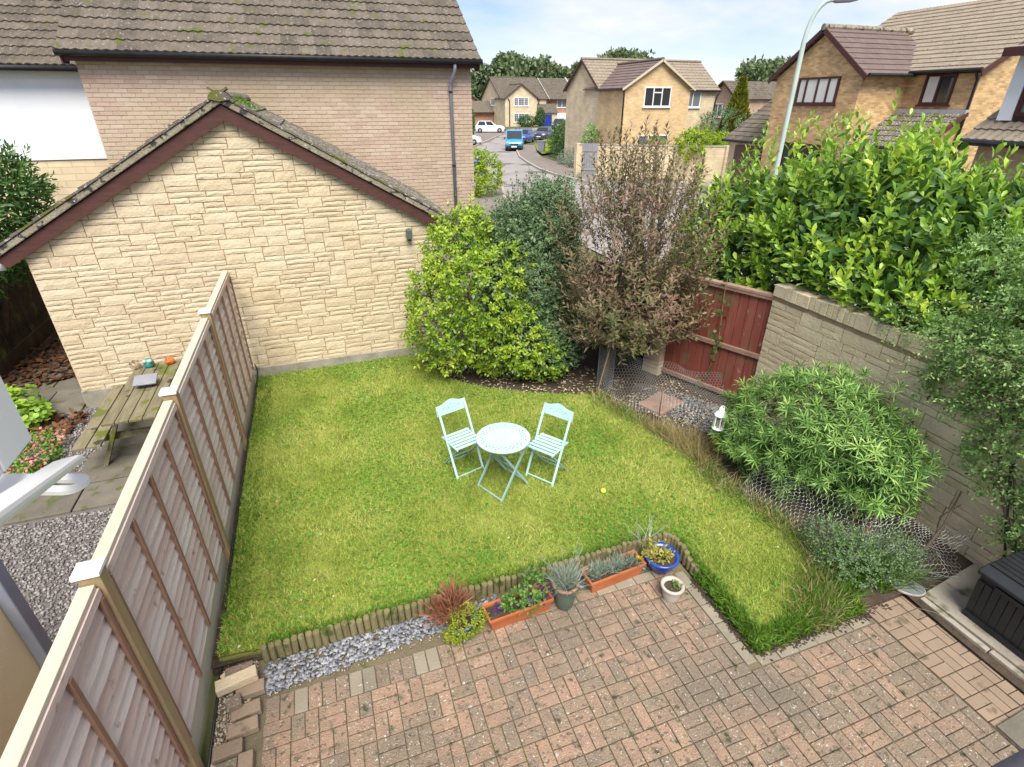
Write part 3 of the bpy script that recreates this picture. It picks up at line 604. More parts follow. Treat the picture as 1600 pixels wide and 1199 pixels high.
# ------------------------------------------------------------------ garage: every stone of the end wall
GY, GX0, GX1, GC = 9.0, -3.85, 1.85, -1.0
ga = T('stone_garage', 'yellow stone garage with mossy tiled gable roof beside the lawn', 'garage', (GC, GY, 0))
GE = 2.46; GA = 4.13                         # wall height at the eaves and at the apex
zl = lambda x: GA-(GA-GE)/(GX1-GC)*abs(x-GC)
b = B(); b.ext([(GX0+.03,GY+.003,-.05),(GX1-.03,GY+.003,-.05),(GX1-.03,GY+.003,GE),(GC,GY+.003,GA),(GX0+.03,GY+.003,GE)], (0,3.85,0)); b.obj('mortar_bed', 'mortar', ga)
B().box(GX0-.02, GX1+.02, GY-.035, GY+.06, -.05, .26).obj('plinth', 'plinth', ga, bev=.01)
def stone_mesh(w_, h_, d_, seed):
    """rock-faced block: rough front (-Y), local centre"""
    rr = random.Random(seed); nx, nz = 5, 3; V = []; F = []
    for k in range(nz):
        for i in range(nx):
            x = (i/(nx-1)-.5)*w_; z = (k/(nz-1)-.5)*h_; ed = i in (0, nx-1) or k in (0, nz-1)
            if ed: x += rr.uniform(-.004, .004); z += rr.uniform(-.005, .004)
            y = -rr.uniform(.011, .015) if not ed else -rr.uniform(.006, .009)
            V.append((x, y, z))
    for k in range(nz-1):
        for i in range(nx-1): a = k*nx+i; F.append((a, a+1, a+nx+1, a+nx))
    ring = [0,1,2,3,4,9,14,13,12,11,10,5]; n0 = len(V)
    for i in ring: V.append((V[i][0], d_, V[i][2]))
    for j in range(len(ring)): a, c = ring[j], ring[(j+1) % len(ring)]; F.append((c, a, n0+j, n0+(j+1) % len(ring)))
    return V, F
def coursed(x0, x1, z0, z1, ch, lens, seed, tall=.38):
    """greedy random coursing: blocks one or two courses high"""
    rr = random.Random(seed); nr = int((z1-z0)/ch); occ = [[] for _ in range(nr+2)]; out = []
    for r_ in range(nr):
        x = x0
        while x < x1-.01:
            blk = [o for o in occ[r_] if o[0]-1e-6 <= x < o[1]-1e-6]
            if blk: x = blk[0][1]; continue
            nxt = min([o[0] for o in occ[r_] if o[0] > x]+[x1]); room = nxt-x
            l = rr.uniform(*lens)
            if room < l+.14: l = room if room < lens[1]*1.15 else room/2
            hgt = 2 if (rr.random() < tall and r_+1 < nr and l < .52 and l > .15 and not any(o[0] < x+l and o[1] > x for o in occ[r_+1])) else 1
            out.append((x, x+l, z0+r_*ch, z0+(r_+hgt)*ch))
            if hgt == 2: occ[r_+1].append((x, x+l))
            x += l
    return out
def clip_poly(P, f):                        # keep f >= 0
    out = []
    for i in range(len(P)):
        a, c = P[i], P[(i+1) % len(P)]; fa, fc = f(a), f(c)
        if fa >= 0: out.append(a)
        if (fa >= 0) != (fc >= 0): t = fa/(fa-fc); out.append((a[0]+(c[0]-a[0])*t, a[1]+(c[1]-a[1])*t))
    return out
stones = coursed(GX0, GX1, .25, GA, .0765, (.24, .54), 3, .30)
cand = []
for s_ in stones:
    x0, x1, z0, z1 = s_; j = .005
    P = [(x0+j,z0+j),(x1-j,z0+j),(x1-j,z1-j),(x0+j,z1-j)]
    inside = all(z < zl(x) for x, z in P)
    if not inside:
        P = clip_poly(P, lambda p: (GA-(GA-GE)/(GX1-GC)*(p[0]-GC))-p[1]); P = clip_poly(P, lambda p: (GA+(GA-GE)/(GX1-GC)*(p[0]-GC))-p[1]) if len(P) > 2 else P
        if len(P) < 3: continue
        area = abs(sum(P[i][0]*P[(i+1) % len(P)][1]-P[(i+1) % len(P)][0]*P[i][1] for i in range(len(P))))/2
        if area < .003: continue
    cand.append((inside, P, s_))
cand.sort(key=lambda c: -(c[2][1]-c[2][0])*(c[2][3]-c[2][2])*(1 if c[0] else .3))
rest = B()
for i, (inside, P, (x0, x1, z0, z1)) in enumerate(cand):
    if inside: V, F = stone_mesh(x1-x0-.011, z1-z0-.011, .03, i); V = [(v[0]+(x0+x1)/2, v[1]+GY, v[2]+(z0+z1)/2) for v in V]
    else:
        q = B(); q.ext([(x, GY+.03, z) for x, z in P], (0, -.04-random.uniform(0, .003), 0)); V, F = q.v, q.f
    if i < 300: B().add(V, F).obj('stone', 'stone', ga)
    else: rest.add(V, F)
rest.obj('small_stones', 'stone', ga, kind='stuff')
q = B()                                      # quoins showing on the left return
for k in range(29):
    if k % 2 == 0: q.box(GX0-.012, GX0+.05, GY+.02, GY+.42, .26+k*.0765, .26+(k+1.9)*.0765)
    else: q.box(GX0-.006, GX0+.05, GY+.43, GY+.8, .26+(k-1)*.0765, .26+(k+.9)*.0765)
q.obj('return_stones', 'stone', ga, kind='stuff'); B().box(GX0-.004, GX0+.04, GY+.8, GY+3.8, .2, 2.4).obj('side_wall', 'buff_far', ga)
rs = (GA-GE)/(GX1-GC); ang = math.atan(rs); OV = .30
for sgn in (-1, 1):
    v_ = Vector((-sgn*math.cos(ang), 0, math.sin(ang)))                 # up the slope
    ex = GC+sgn*(GX1-GC+OV); ez = GA+.14-rs*(GX1-GC+OV)
    L = (GX1-GC+OV)/math.cos(ang)
    eave = Vector((ex, GY-.12 if sgn > 0 else GY+3.75, ez)); u_ = Vector((0, 1, 0)) if sgn > 0 else Vector((0, -1, 0))
    roof(ga, eave, u_, v_, 3.87, L-.05, 'tile_moss', tw=.33, ga=.345, limit=300, proto=FLAT_TP if sgn > 0 else TP)
    B().ext([(GC,GY-.10,GA+.10),(ex,GY-.10,ez-.04),(ex,GY-.10,ez-.10),(GC,GY-.10,GA+.04)], (0,3.8,0)).obj('roof_deck', 'barge', ga)
    B().ext([(GC,GY-.135,GA+.145),(ex,GY-.135,ez+.005),(ex,GY-.135,ez-.085),(GC,GY-.135,GA+.055)], (0,.09,0)).obj('verge_bedding', 'verge', ga, bev=.012)
    B().ext([(GC,GY-.10,GA+.054),(ex,GY-.10,ez-.086),(ex+(-sgn*.12),GY-.10,ez-.20),(GC,GY-.10,GA-.15)], (0,.05,0)).obj('bargeboard', 'barge', ga)
    for k in range(11):                      # verge tiles stepping over the bedding
        p = Vector((ex, GY-.13, ez+.012))+v_*(k*.345+.02); n_ = u_.cross(v_)
        B().obox(p+v_*.16+n_*(.012+.008*random.random())+Vector((0,.12,0)), v_*.165, Vector((0,.14,0)), n_*.012).obj('verge_tile', 'tile_moss', ga)
B().tube([(GX0-OV-.06,GY-.1,GE-.08),(GX0-OV-.06,GY+3.7,GE-.08)], .05, 8).obj('gutter', 'gutter', ga)
for k in range(8):
    yy = GY-.16+k*.48; b = B(); n = 9; rr_ = .135
    V = []
    for y in (yy, yy+.47):
        for i in range(n): a = math.pi*i/(n-1); V.append((GC+rr_*math.cos(a), y, GA+.10+rr_*.85*math.sin(a)+random.uniform(0, .006)))
        V.append((GC, y, GA+.08))
    F = [(i, i+1, n+2+i, n+1+i) for i in range(n-1)]+[tuple(range(n))+(n,), tuple(range(2*n+1, n, -1))]
    b.add(V, F).obj('ridge_tile', 'tile_moss', ga)
# moss along the ridge
mp = np.column_stack([GC+.10+np.abs(rng.normal(0, .13, 260)), GY+.1+rng.random(260)*1.9]); mz = GA+.19-rs*(mp[:, 0]-GC)
blades('moss', 'longgrass', ga, mp, mz, .035, .02, 1.0)
sl_ = T('security_light', 'green wall box fixed high on the yellow garage wall', 'alarm box', (1.36, 8.93, 2.2))
B().box(1.315,1.405,8.86,8.97,2.20,2.37).obj('housing', 'pot_green', sl_, bev=.02); B().lathe((1.36,8.905,2.175), [(.02,0),(.035,.012),(.036,.03)], 12).obj('sensor', 'gutter', sl_)
bpy.data.materials['green_glazed_pot']
# ------------------------------------------------------------------ mid yellow house and its far twin
def street_house(t, X0, Y0, depth, wy, wx1, X1, ze, zr, wzr, endm, frontm, roofm, wroofm, s=1.):
    """ridge along X; wing with a front gable from (X0..wx1) reaching forward to wy"""
    o = .22*s
    b = B(); b.ext([(X0,Y0,-.05),(X0,Y0+depth,-.05),(X0,Y0+depth,ze),(X0,Y0+depth/2,zr),(X0,Y0,ze)], (.25,0,0)); b.obj('end_wall', endm, t)
    b = B(); b.box(X0+.02, X1, Y0+.03, Y0+depth-.02, -.05, ze-.02); b.obj('front_wall', endm, t)
    b = B(); b.ext([(X1-.2,Y0+.05,ze),(X1-.2,Y0+depth,ze),(X1-.2,Y0+depth/2,zr)], (.19,0,0)); b.obj('gable', endm, t)
    b = B(); wc = (X0+wx1)/2; b.ext([(X0+.012,wy,-.05),(wx1,wy,-.05),(wx1,wy,ze),(wc,wy,wzr),(X0+.012,wy,ze)], (0,Y0-wy+.01,0)); b.obj('wing_wall', frontm, t)
    sl = math.hypot(depth/2+o, (zr-ze)*(depth/2+o)/(depth/2)); vs = Vector((0, depth/2, zr-ze)).normalized()
    e0 = Vector((X0-o, Y0, ze))-vs*o*1.1; roof_strips(t, e0, (1,0,0), vs, X1-X0+2*o, sl, roofm)
    vb = Vector((0, -depth/2, zr-ze)).normalized(); e1 = Vector((X1+o, Y0+depth, ze))-vb*o*1.1; roof_strips(t, e1, (-1,0,0), vb, X1-X0+2*o, sl, roofm)
    hw = (wx1-X0)/2; wl_ = math.hypot(hw+o, (wzr-ze)*(hw+o)/hw); bk = Y0+depth*.5*min(1, (wzr-ze)/(zr-ze))-wy+o
    va = Vector((hw, 0, wzr-ze)).normalized(); roof_strips(t, Vector((X0, wy-o+bk, ze))-va*o, (0,-1,0), va, bk, wl_, wroofm)
    vc = Vector((-hw, 0, wzr-ze)).normalized(); roof_strips(t, Vector((wx1, wy-o, ze))-vc*o, (0,1,0), vc, bk, wl_, wroofm)
    for (a, c, n_) in (((X0-o*.9, wy-o, ze-.18), (wc, wy-o, wzr-.01), 1), ((wx1+o*.9, wy-o, ze-.18), (wc, wy-o, wzr-.01), 1)):
        B().bar(a, c, .03, .12).obj('bargeboard', 'cream_wood' if s == 1 and frontm == 'orange_far' else 'barge', t)
    for (a, c) in (((X0-o+.02, Y0-o, ze-.16), (X0-o+.02, Y0+depth/2, zr-.02)), ((X0-o+.02, Y0+depth+o, ze-.16), (X0-o+.02, Y0+depth/2, zr-.02))):
        B().bar(a, c, .03, .16).obj('bargeboard', 'barge', t)
    B().tube([(X0-o*1.1,wy-o,ze-.17),(X0-o*1.1,Y0,ze-.17)], .06, 6).obj('gutter', 'gutter', t); B().tube([(wx1+.2,Y0-.2,ze-.14),(X1+o,Y0-.2,ze-.14)], .06, 6).obj('gutter', 'gutter', t)
    rg = B(); rg.tube([(X0-o,Y0+depth/2,zr+.05),(X1+o,Y0+depth/2,zr+.05)], .10, 6); rg.obj('ridge_tiles', roofm, t); B().tube([(wc,wy-o,wzr+.05),(wc,wy+bk-.2,wzr+.05)], .10, 6).obj('ridge_tiles', wroofm, t)
mh = T('corner_house', 'yellow house with brown tiled gable wing behind the street wall', 'house', (18.6, 32.3, 0))
street_house(mh, 18.6, 35.4, 5.1, 32.3, 23.4, 27.8, 5.05, 6.75, 6.45, 'buff_far', 'orange_far', 'tile_tan', 'tile_brown')
window(mh, (20.05,32.3,3.95), (1,0,0), (0,-1,0), 1.9, 1.08, [.34,.66], 'frame_white', 'glass', trans=[(1, .72)])
window(mh, (19.9,32.3,1.2), (1,0,0), (0,-1,0), 2.2, 1.15, [.34,.66], 'frame_white', 'glass_grey', trans=[(1, .62)])
window(mh, (25.25,35.43,3.88), (1,0,0), (0,-1,0), 1.3, 1.0, [.5], 'frame_white', 'glass_grey'); window(mh, (25.3,35.43,1.2), (1,0,0), (0,-1,0), 1.5, 1.1, [.5], 'frame_white', 'glass')
pipe(mh, [(18.55,32.2,4.9),(18.62,32.25,4.6),(18.66,32.25,0)], .05); pipe(mh, [(28.0,35.2,4.9),(27.85,35.3,4.6),(27.8,35.36,4.2),(27.8,35.36,0)], .05)
fh = T('distant_house', 'pale yellow house with blue garage door at the end of the street', 'house', (37.4, 109, 0))
street_house(fh, 37.4, 112, 13.5, 109.6, 44.0, 47, 4.95, 8.7, 7.3, 'buff_far', 'buff_far', 'tile', 'tile', 1.5)
window(fh, (39.2,109.6,3.55), (1,0,0), (0,-1,0), 3.0, 1.5, [.3,.7], 'frame_white', 'glass_grey', bars=2, fw=.12); window(fh, (39.2,109.6,.7), (1,0,0), (0,-1,0), 3.2, 1.6, [.3,.7], 'frame_white', 'glass_grey', bars=2, fw=.12)
window(fh, (37.4,118.5,3.6), (0,-1,0), (-1,0,0), 2.6, 1.4, [.5], 'frame_white', 'glass_grey', fw=.14)
pipe(fh, [(38.0,109.5,4.8),(38.3,109.5,4.4),(38.3,109.5,0)], .09); pipe(fh, [(45.6,111.8,4.8),(45.2,111.8,4.2),(45.2,111.8,2.7)], .09)
q = B(); q.box(44.02,48.6,109.9,112,-.05,2.3); q.obj('garage_wall', 'buff_far', fh); roof_strips(fh, (43.9,109.6,2.3), (1,0,0), (0,2.4,1.6), 4.9, 2.9, 'tile'); B().box(44.6,47.4,109.82,109.9,0,2.0).obj('garage_door', 'door_blue', fh)
q = B(); q.box(31.5,37.3,117,123,-.05,2.4); q.obj('porch_wall', 'red_far', fh); q = B(); q.add([(30.8,116.2,2.4),(37.4,116.2,2.4),(37.4,124,2.4),(30.8,124,2.4),(34,120,4.4),(37.4,120,4.4)], [(0,1,5,4),(0,4,3),(4,5,2,3)]); q.obj('porch_roof', 'tile', fh)
# red terrace
rt_ = T('red_brick_terrace', 'red brick terrace with dark tiled roof beside the pale yellow house', 'house', (47.6, 114, 0))
q = B(); q.ext([(48.6,114,-.05),(48.6,127,-.05),(48.6,127,4.9),(48.6,120.5,8.6),(48.6,114,4.9)], (24,0,0)); q.obj('wall', 'red_far', rt_)
roof_strips(rt_, (48.2,113.4,4.75), (1,0,0), (0,6.7,3.9), 6.4, 7.9, 'tile'); roof_strips(rt_, (54.9,113.4,4.75), (1,0,0), (0,6.7,3.9), 18, 7.9, 'tile')
B().bar((54.75,113.4,4.85), (54.75,120.4,8.85), .3, .16).obj('party_parapet', 'lead', rt_); B().bar((48.3,113.3,4.6), (48.3,120.4,8.7), .05, .3).obj('bargeboard', 'white_gloss', rt_)
for x, z in ((50.2,3.2),(56.2,3.2),(56.2,.6)): window(rt_, (x,114,z), (1,0,0), (0,-1,0), 2.3, 1.55, [.5] if x < 52 else [.33,.66], 'frame_white', 'glass_grey', fw=.13)
B().box(49.6,52.6,113.9,113.99,0,2.2).obj('garage_door', 'white_gloss', rt_); pipe(rt_, [(54.3,113.6,4.6),(54.5,113.9,4.2),(54.5,113.9,0)], .09)
B().tube([(48.2,113.3,4.7),(73,113.3,4.7)], .1, 6).obj('gutter', 'gutter', rt_)
# red gable far left, pink house and tan-roofed house far right
rg_ = T('red_gable_house', 'red brick gable peeping past the pink brick house corner', 'house', (33.5, 134, 0))
q = B(); q.ext([(26,134,-.05),(38.8,134,-.05),(38.8,134,4.9),(32.9,134,8.4),(26,134,4.9)], (0,10,0)); q.obj('wall', 'red_far', rg_)
for a in ((25.4,133.7,4.4),(39.4,133.7,4.4)): B().bar(a, (32.9,133.7,8.6), .6, .2).obj('bargeboard', 'tile', rg_)
roof_strips(rg_, (39.5,133.6,4.5), (0,1,0), (-6.6,0,4.0), 10.5, 7.7, 'tile'); roof_strips(rg_, (25.3,144,4.5), (0,-1,0), (7.6,0,4.0), 10.5, 8.6, 'tile')
pk = T('pink_gable_house', 'pink brick house with a gable behind the golden conifer', 'house', (39, 47.5, 0))
q = B(); q.ext([(38.9,46.3,-.05),(38.9,50.5,-.05),(38.9,50.5,4.6),(38.9,48.4,5.95),(38.9,46.3,4.6)], (8,0,0)); q.obj('wall', 'pink_far', pk)
q = B(); q.box(36.7,38.9,50.4,56,-.05,4.4); q.obj('wing_wall', 'pink_far', pk)
roof_strips(pk, (38.6,46.0,4.45), (1,0,0), (0,2.4,1.55), 8, 2.9, 'tile'); roof_strips(pk, (46.6,50.8,4.45), (-1,0,0), (0,-2.4,1.55), 8, 2.9, 'tile'); roof_strips(pk, (36.4,50.2,4.3), (1,0,0), (0,3,1.9), 4, 3.6, 'tile')
B().bar((38.55,46.0,4.4), (38.55,48.4,5.95), .06, .16).obj('bargeboard', 'barge', pk); B().bar((38.55,50.8,4.4), (38.55,48.4,5.95), .06, .16).obj('bargeboard', 'barge', pk)
window(pk, (38.9,49.6,2.9), (0,-1,0), (-1,0,0), 1.4, 1.2, [.5], 'frame_white', 'glass_grey', fw=.08)
tn = T('tan_roof_house', 'house with wide tan tiled roof behind the right hand garage', 'house', (46, 48, 0))
q = B(); q.box(44,56,50,57,-.05,4.1); q.obj('wall', 'orange_far', tn); roof_strips(tn, (43.6,49.6,4.0), (1,0,0), (0,4,2.1), 13, 4.6, 'tile_tan'); B().tube([(43.6,49.5,3.95),(56.6,49.5,3.95)], .08, 6).obj('gutter', 'gutter', tn)
window(tn, (46.3,50,2.4), (1,0,0), (0,-1,0), 1.3, 1.1, [.5], 'frame_brown', 'glass')
# ------------------------------------------------------------------ ochre house on the right
oh = T('ochre_brick_house', 'ochre brick house with brown windows and front gable above the laurel hedge', 'house', (20, 18, 0))
q = B(); q.ext([(20,17.2,-.05),(20,21.5,-.05),(20,21.5,5.12),(20,19.35,6.6),(20,17.2,5.12)], (4.4,0,0)); q.obj('wing_wall', 'ochre_far', oh)
q = B(); q.ext([(22.4,14.6,-.05),(31.4,14.6,-.05),(31.4,14.6,5.1),(26.9,14.6,7.5),(22.4,14.6,5.1)], (0,7.4,0)); q.obj('main_wall', 'ochre_far', oh)
roof(oh, (22.12,22.2,5.18), (0,-1,0), (4.5,0,2.52), 7.8, 5.5, 'tile_tan', limit=230)
roof_strips(oh, (31.7,14.4,5.18), (0,1,0), (-4.5,0,2.52), 7.8, 5.5, 'tile_tan')
va = Vector((0, 2.15, 1.5)).normalized()
roof(oh, Vector((19.8,16.92,5.07)), (1,0,0), va, 4.3, 3.0, 'tile_brown', limit=150)
roof_strips(oh, Vector((24.4,21.78,5.07)), (-1,0,0), Vector((0,-2.15,1.5)), 4.6, 3.0, 'tile_tan')
for y in (16.9, 21.8): B().bar((19.8,y,5.0), (19.8,19.35,6.72), .05, .17).obj('bargeboard', 'barge', oh)
B().bar((22.1,14.42,5.08), (26.9,14.42,7.78), .05, .2).obj('bargeboard', 'barge', oh)
q = B(); [q.tube([(19.75+i*.44,19.35,6.80),(20.17+i*.44,19.35,6.80)], .12, 8) for i in range(11)]; q.obj('ridge_tiles', 'verge', oh)
B().tube([(19.85,16.84,5.10),(22.2,16.84,5.10)], .06, 8).obj('gutter', 'gutter', oh); B().tube([(22.05,17.0,5.20),(22.05,14.4,5.20)], .06, 8).obj('gutter', 'gutter', oh)
pipe(oh, [(22.08,14.6,5.15),(22.30,14.62,4.9),(22.34,14.62,3.9),(22.34,14.62,.1)], .045)
window(oh, (20,20.2,4.12), (0,-1,0), (-1,0,0), 2.05, .98, [.22,.5,.76], 'frame_brown', 'glass_grey', curtain=[.96], fw=.08)
window(oh, (20,20.3,1.5), (0,-1,0), (-1,0,0), 2.0, 1.15, [.33,.66], 'frame_brown', 'glass', fw=.08)
window(oh, (22.4,16.5,4.12), (0,-1,0), (-1,0,0), 1.12, 1.0, [.5], 'frame_brown', 'glass', curtain=[.95, 0], fw=.08)
# porch lean-to
vp = Vector((1.95, 0, 1.15)).normalized(); roof(oh, (20.35,17.9,2.72), (0,-1,0), vp, 3.3, 2.26, 'tile_moss', limit=90)
q = B(); q.box(20.6,22.4,14.7,17.2,-.05,2.65); q.ext([(20.6,14.7,2.65),(22.4,14.7,2.65),(22.4,14.7,3.75)], (0,.2,0)); q.obj('porch_wall', 'ochre_far', oh)
B().box(22.2,22.38,14.55,17.15,3.80,3.96).obj('lead_flashing', 'lead', oh); B().tube([(20.28,17.9,2.70),(20.28,14.6,2.70)], .06, 8).obj('gutter', 'gutter', oh); B().bar((20.3,14.55,2.62), (22.35,14.55,3.83), .05, .14).obj('bargeboard', 'barge', oh)
# its garage
og = T('ochre_garage', 'low garage with brown door and lean-to tiled roof beside ochre house', 'garage', (20.5, 23, 0))
q = B(); q.box(20.5,25,21.52,24.4,-.05,2.5); q.obj('wall', 'buff_far', og); q = B(); q.box(20.44,20.5,22.05,23.9,0,2.3); q.obj('garage_door', 'door_brown', og)
b = B(); [b.box(20.425,20.44,22.05+.15*i,22.05+.15*i+.135,.02,2.28) for i in range(12)]; b.obj('door_planks', 'door_brown', og)
vg = Vector((3.2, 0, 2.15)).normalized(); roof(og, (20.2,24.6,2.52), (0,-1,0), vg, 3.05, 3.9, 'tile', limit=130)
B().tube([(20.14,24.6,2.5),(20.14,21.5,2.5)], .06, 8).obj('gutter', 'gutter', og); pipe(og, [(20.2,21.75,2.45),(20.42,21.75,2.2),(20.42,21.75,.1)], .045)
# pink brick house with a dormer, low right
dh = T('dormer_house', 'pink brick house with tan roof and white dormer beside the ochre house', 'house', (13, 5.5, 0))
q = B(); q.ext([(12.3,7.6,-.05),(20,7.6,-.05),(20,7.6,3.6),(16.2,7.6,6.0),(12.3,7.6,3.6)], (0,-9,0)); q.obj('wall', 'pink_far', dh)
roof(dh, (11.95,7.75,3.55), (0,-1,0), (3.9,0,2.4), 9, 4.9, 'tile_tan', limit=160); B().tube([(11.88,7.8,3.53),(11.88,-1.4,3.53)], .06, 8).obj('gutter', 'gutter', dh)
B().bar((12.0,7.78,3.45), (16.2,7.78,6.05), .05, .18).obj('bargeboard', 'barge', dh)
q = B(); q.ext([(12.45,7.52,3.88),(12.45,7.52,5.0),(14.6,7.52,5.35)], (0,-.06,0)); q.box(12.38,12.46,7.28,7.52,3.9,5.0); q.obj('dormer_cheek', 'white', dh)
B().box(12.42,12.5,4.9,7.27,3.9,3.97).obj('dormer_sill', 'frame_brown', dh); window(dh, (12.45,7.27,3.97), (0,-1,0), (-1,0,0), 2.3, .9, [.33,.66], 'frame_brown', 'glass_grey', fw=.07, sill=False)
q = B(); q.ext([(12.2,7.66,5.0),(12.2,4.5,5.0),(15,4.5,5.45),(15,7.66,5.45)], (0,0,.08)); q.obj('dormer_roof', 'tile_tan', dh); B().box(12.1,12.2,4.5,7.66,4.93,5.07).obj('dormer_fascia', 'barge', dh)
# ------------------------------------------------------------------ street boundary wall
bwl = T('street_wall', 'low stone wall with pilasters bounding the yellow corner house garden', 'wall', (17, 33, 0))
wp = [(16.3,33.4),(18.0,32.0),(23.8,28.5)]
for (a, c) in zip(wp[:-1], wp[1:]):
    a, c = Vector((*a, 0)), Vector((*c, 0)); B().bar(a+Z3*.88, c+Z3*.88, .22, 1.9).obj('wall_panel', 'buff_far', bwl); B().bar(a+Z3*1.86, c+Z3*1.86, .27, .07).obj('coping', 'kerb', bwl)
for p in wp+[(20.8,30.3)]: B().box(p[0]-.17,p[0]+.17,p[1]-.17,p[1]+.17,0,1.9).obj('pilaster', 'buff_far', bwl)
sg = T('side_gate', 'grey plank door set in the stone street wall', 'gate', (17.0, 32.7, 0)); d_ = (Vector((18.0,32.0,0))-Vector((16.3,33.4,0))).normalized(); n_ = Vector((d_.y, -d_.x, 0))
for i in range(6): B().obox(Vector((16.55,33.19,.95))+d_*(i*.16+.08)+n_*.14, d_*.075, n_*.02, Z3*.97).obj('plank', 'door_grey', sg)
for z in (.4, 1.5): B().obox(Vector((16.55,33.19,z))+d_*.48+n_*.17, d_*.47, n_*.015, Z3*.05).obj('rail', 'door_grey', sg)
# ------------------------------------------------------------------ lamp post
lp = T('street_lamp', 'pale green street lamp post with curved arm behind the hedge', 'street lamp', (11.5, 11.75, 0))
pts = [(11.5,11.75,0),(11.5,11.75,1.2),(11.5,11.75,3),(11.5,11.75,5.45)]+[(11.5+.34*(1-math.cos(a)), 11.75-.2*(1-math.cos(a)), 5.45+.82*math.sin(a)) for a in (R(15),R(30),R(45),R(60),R(75),R(88))]+[(11.92,11.54,6.28)]
B().tube(pts, [.085,.085,.06,.055]+[.048]*7, 12).obj('pole', 'lamp_green', lp, smooth=True); B().tube([(11.88,11.55,6.28),(11.96,11.53,6.28),(12.25,11.4,6.3),(12.4,11.34,6.29)], [.05,.075,.085,.04], 10).obj('lamp_head', 'lamp_grey', lp, smooth=True)
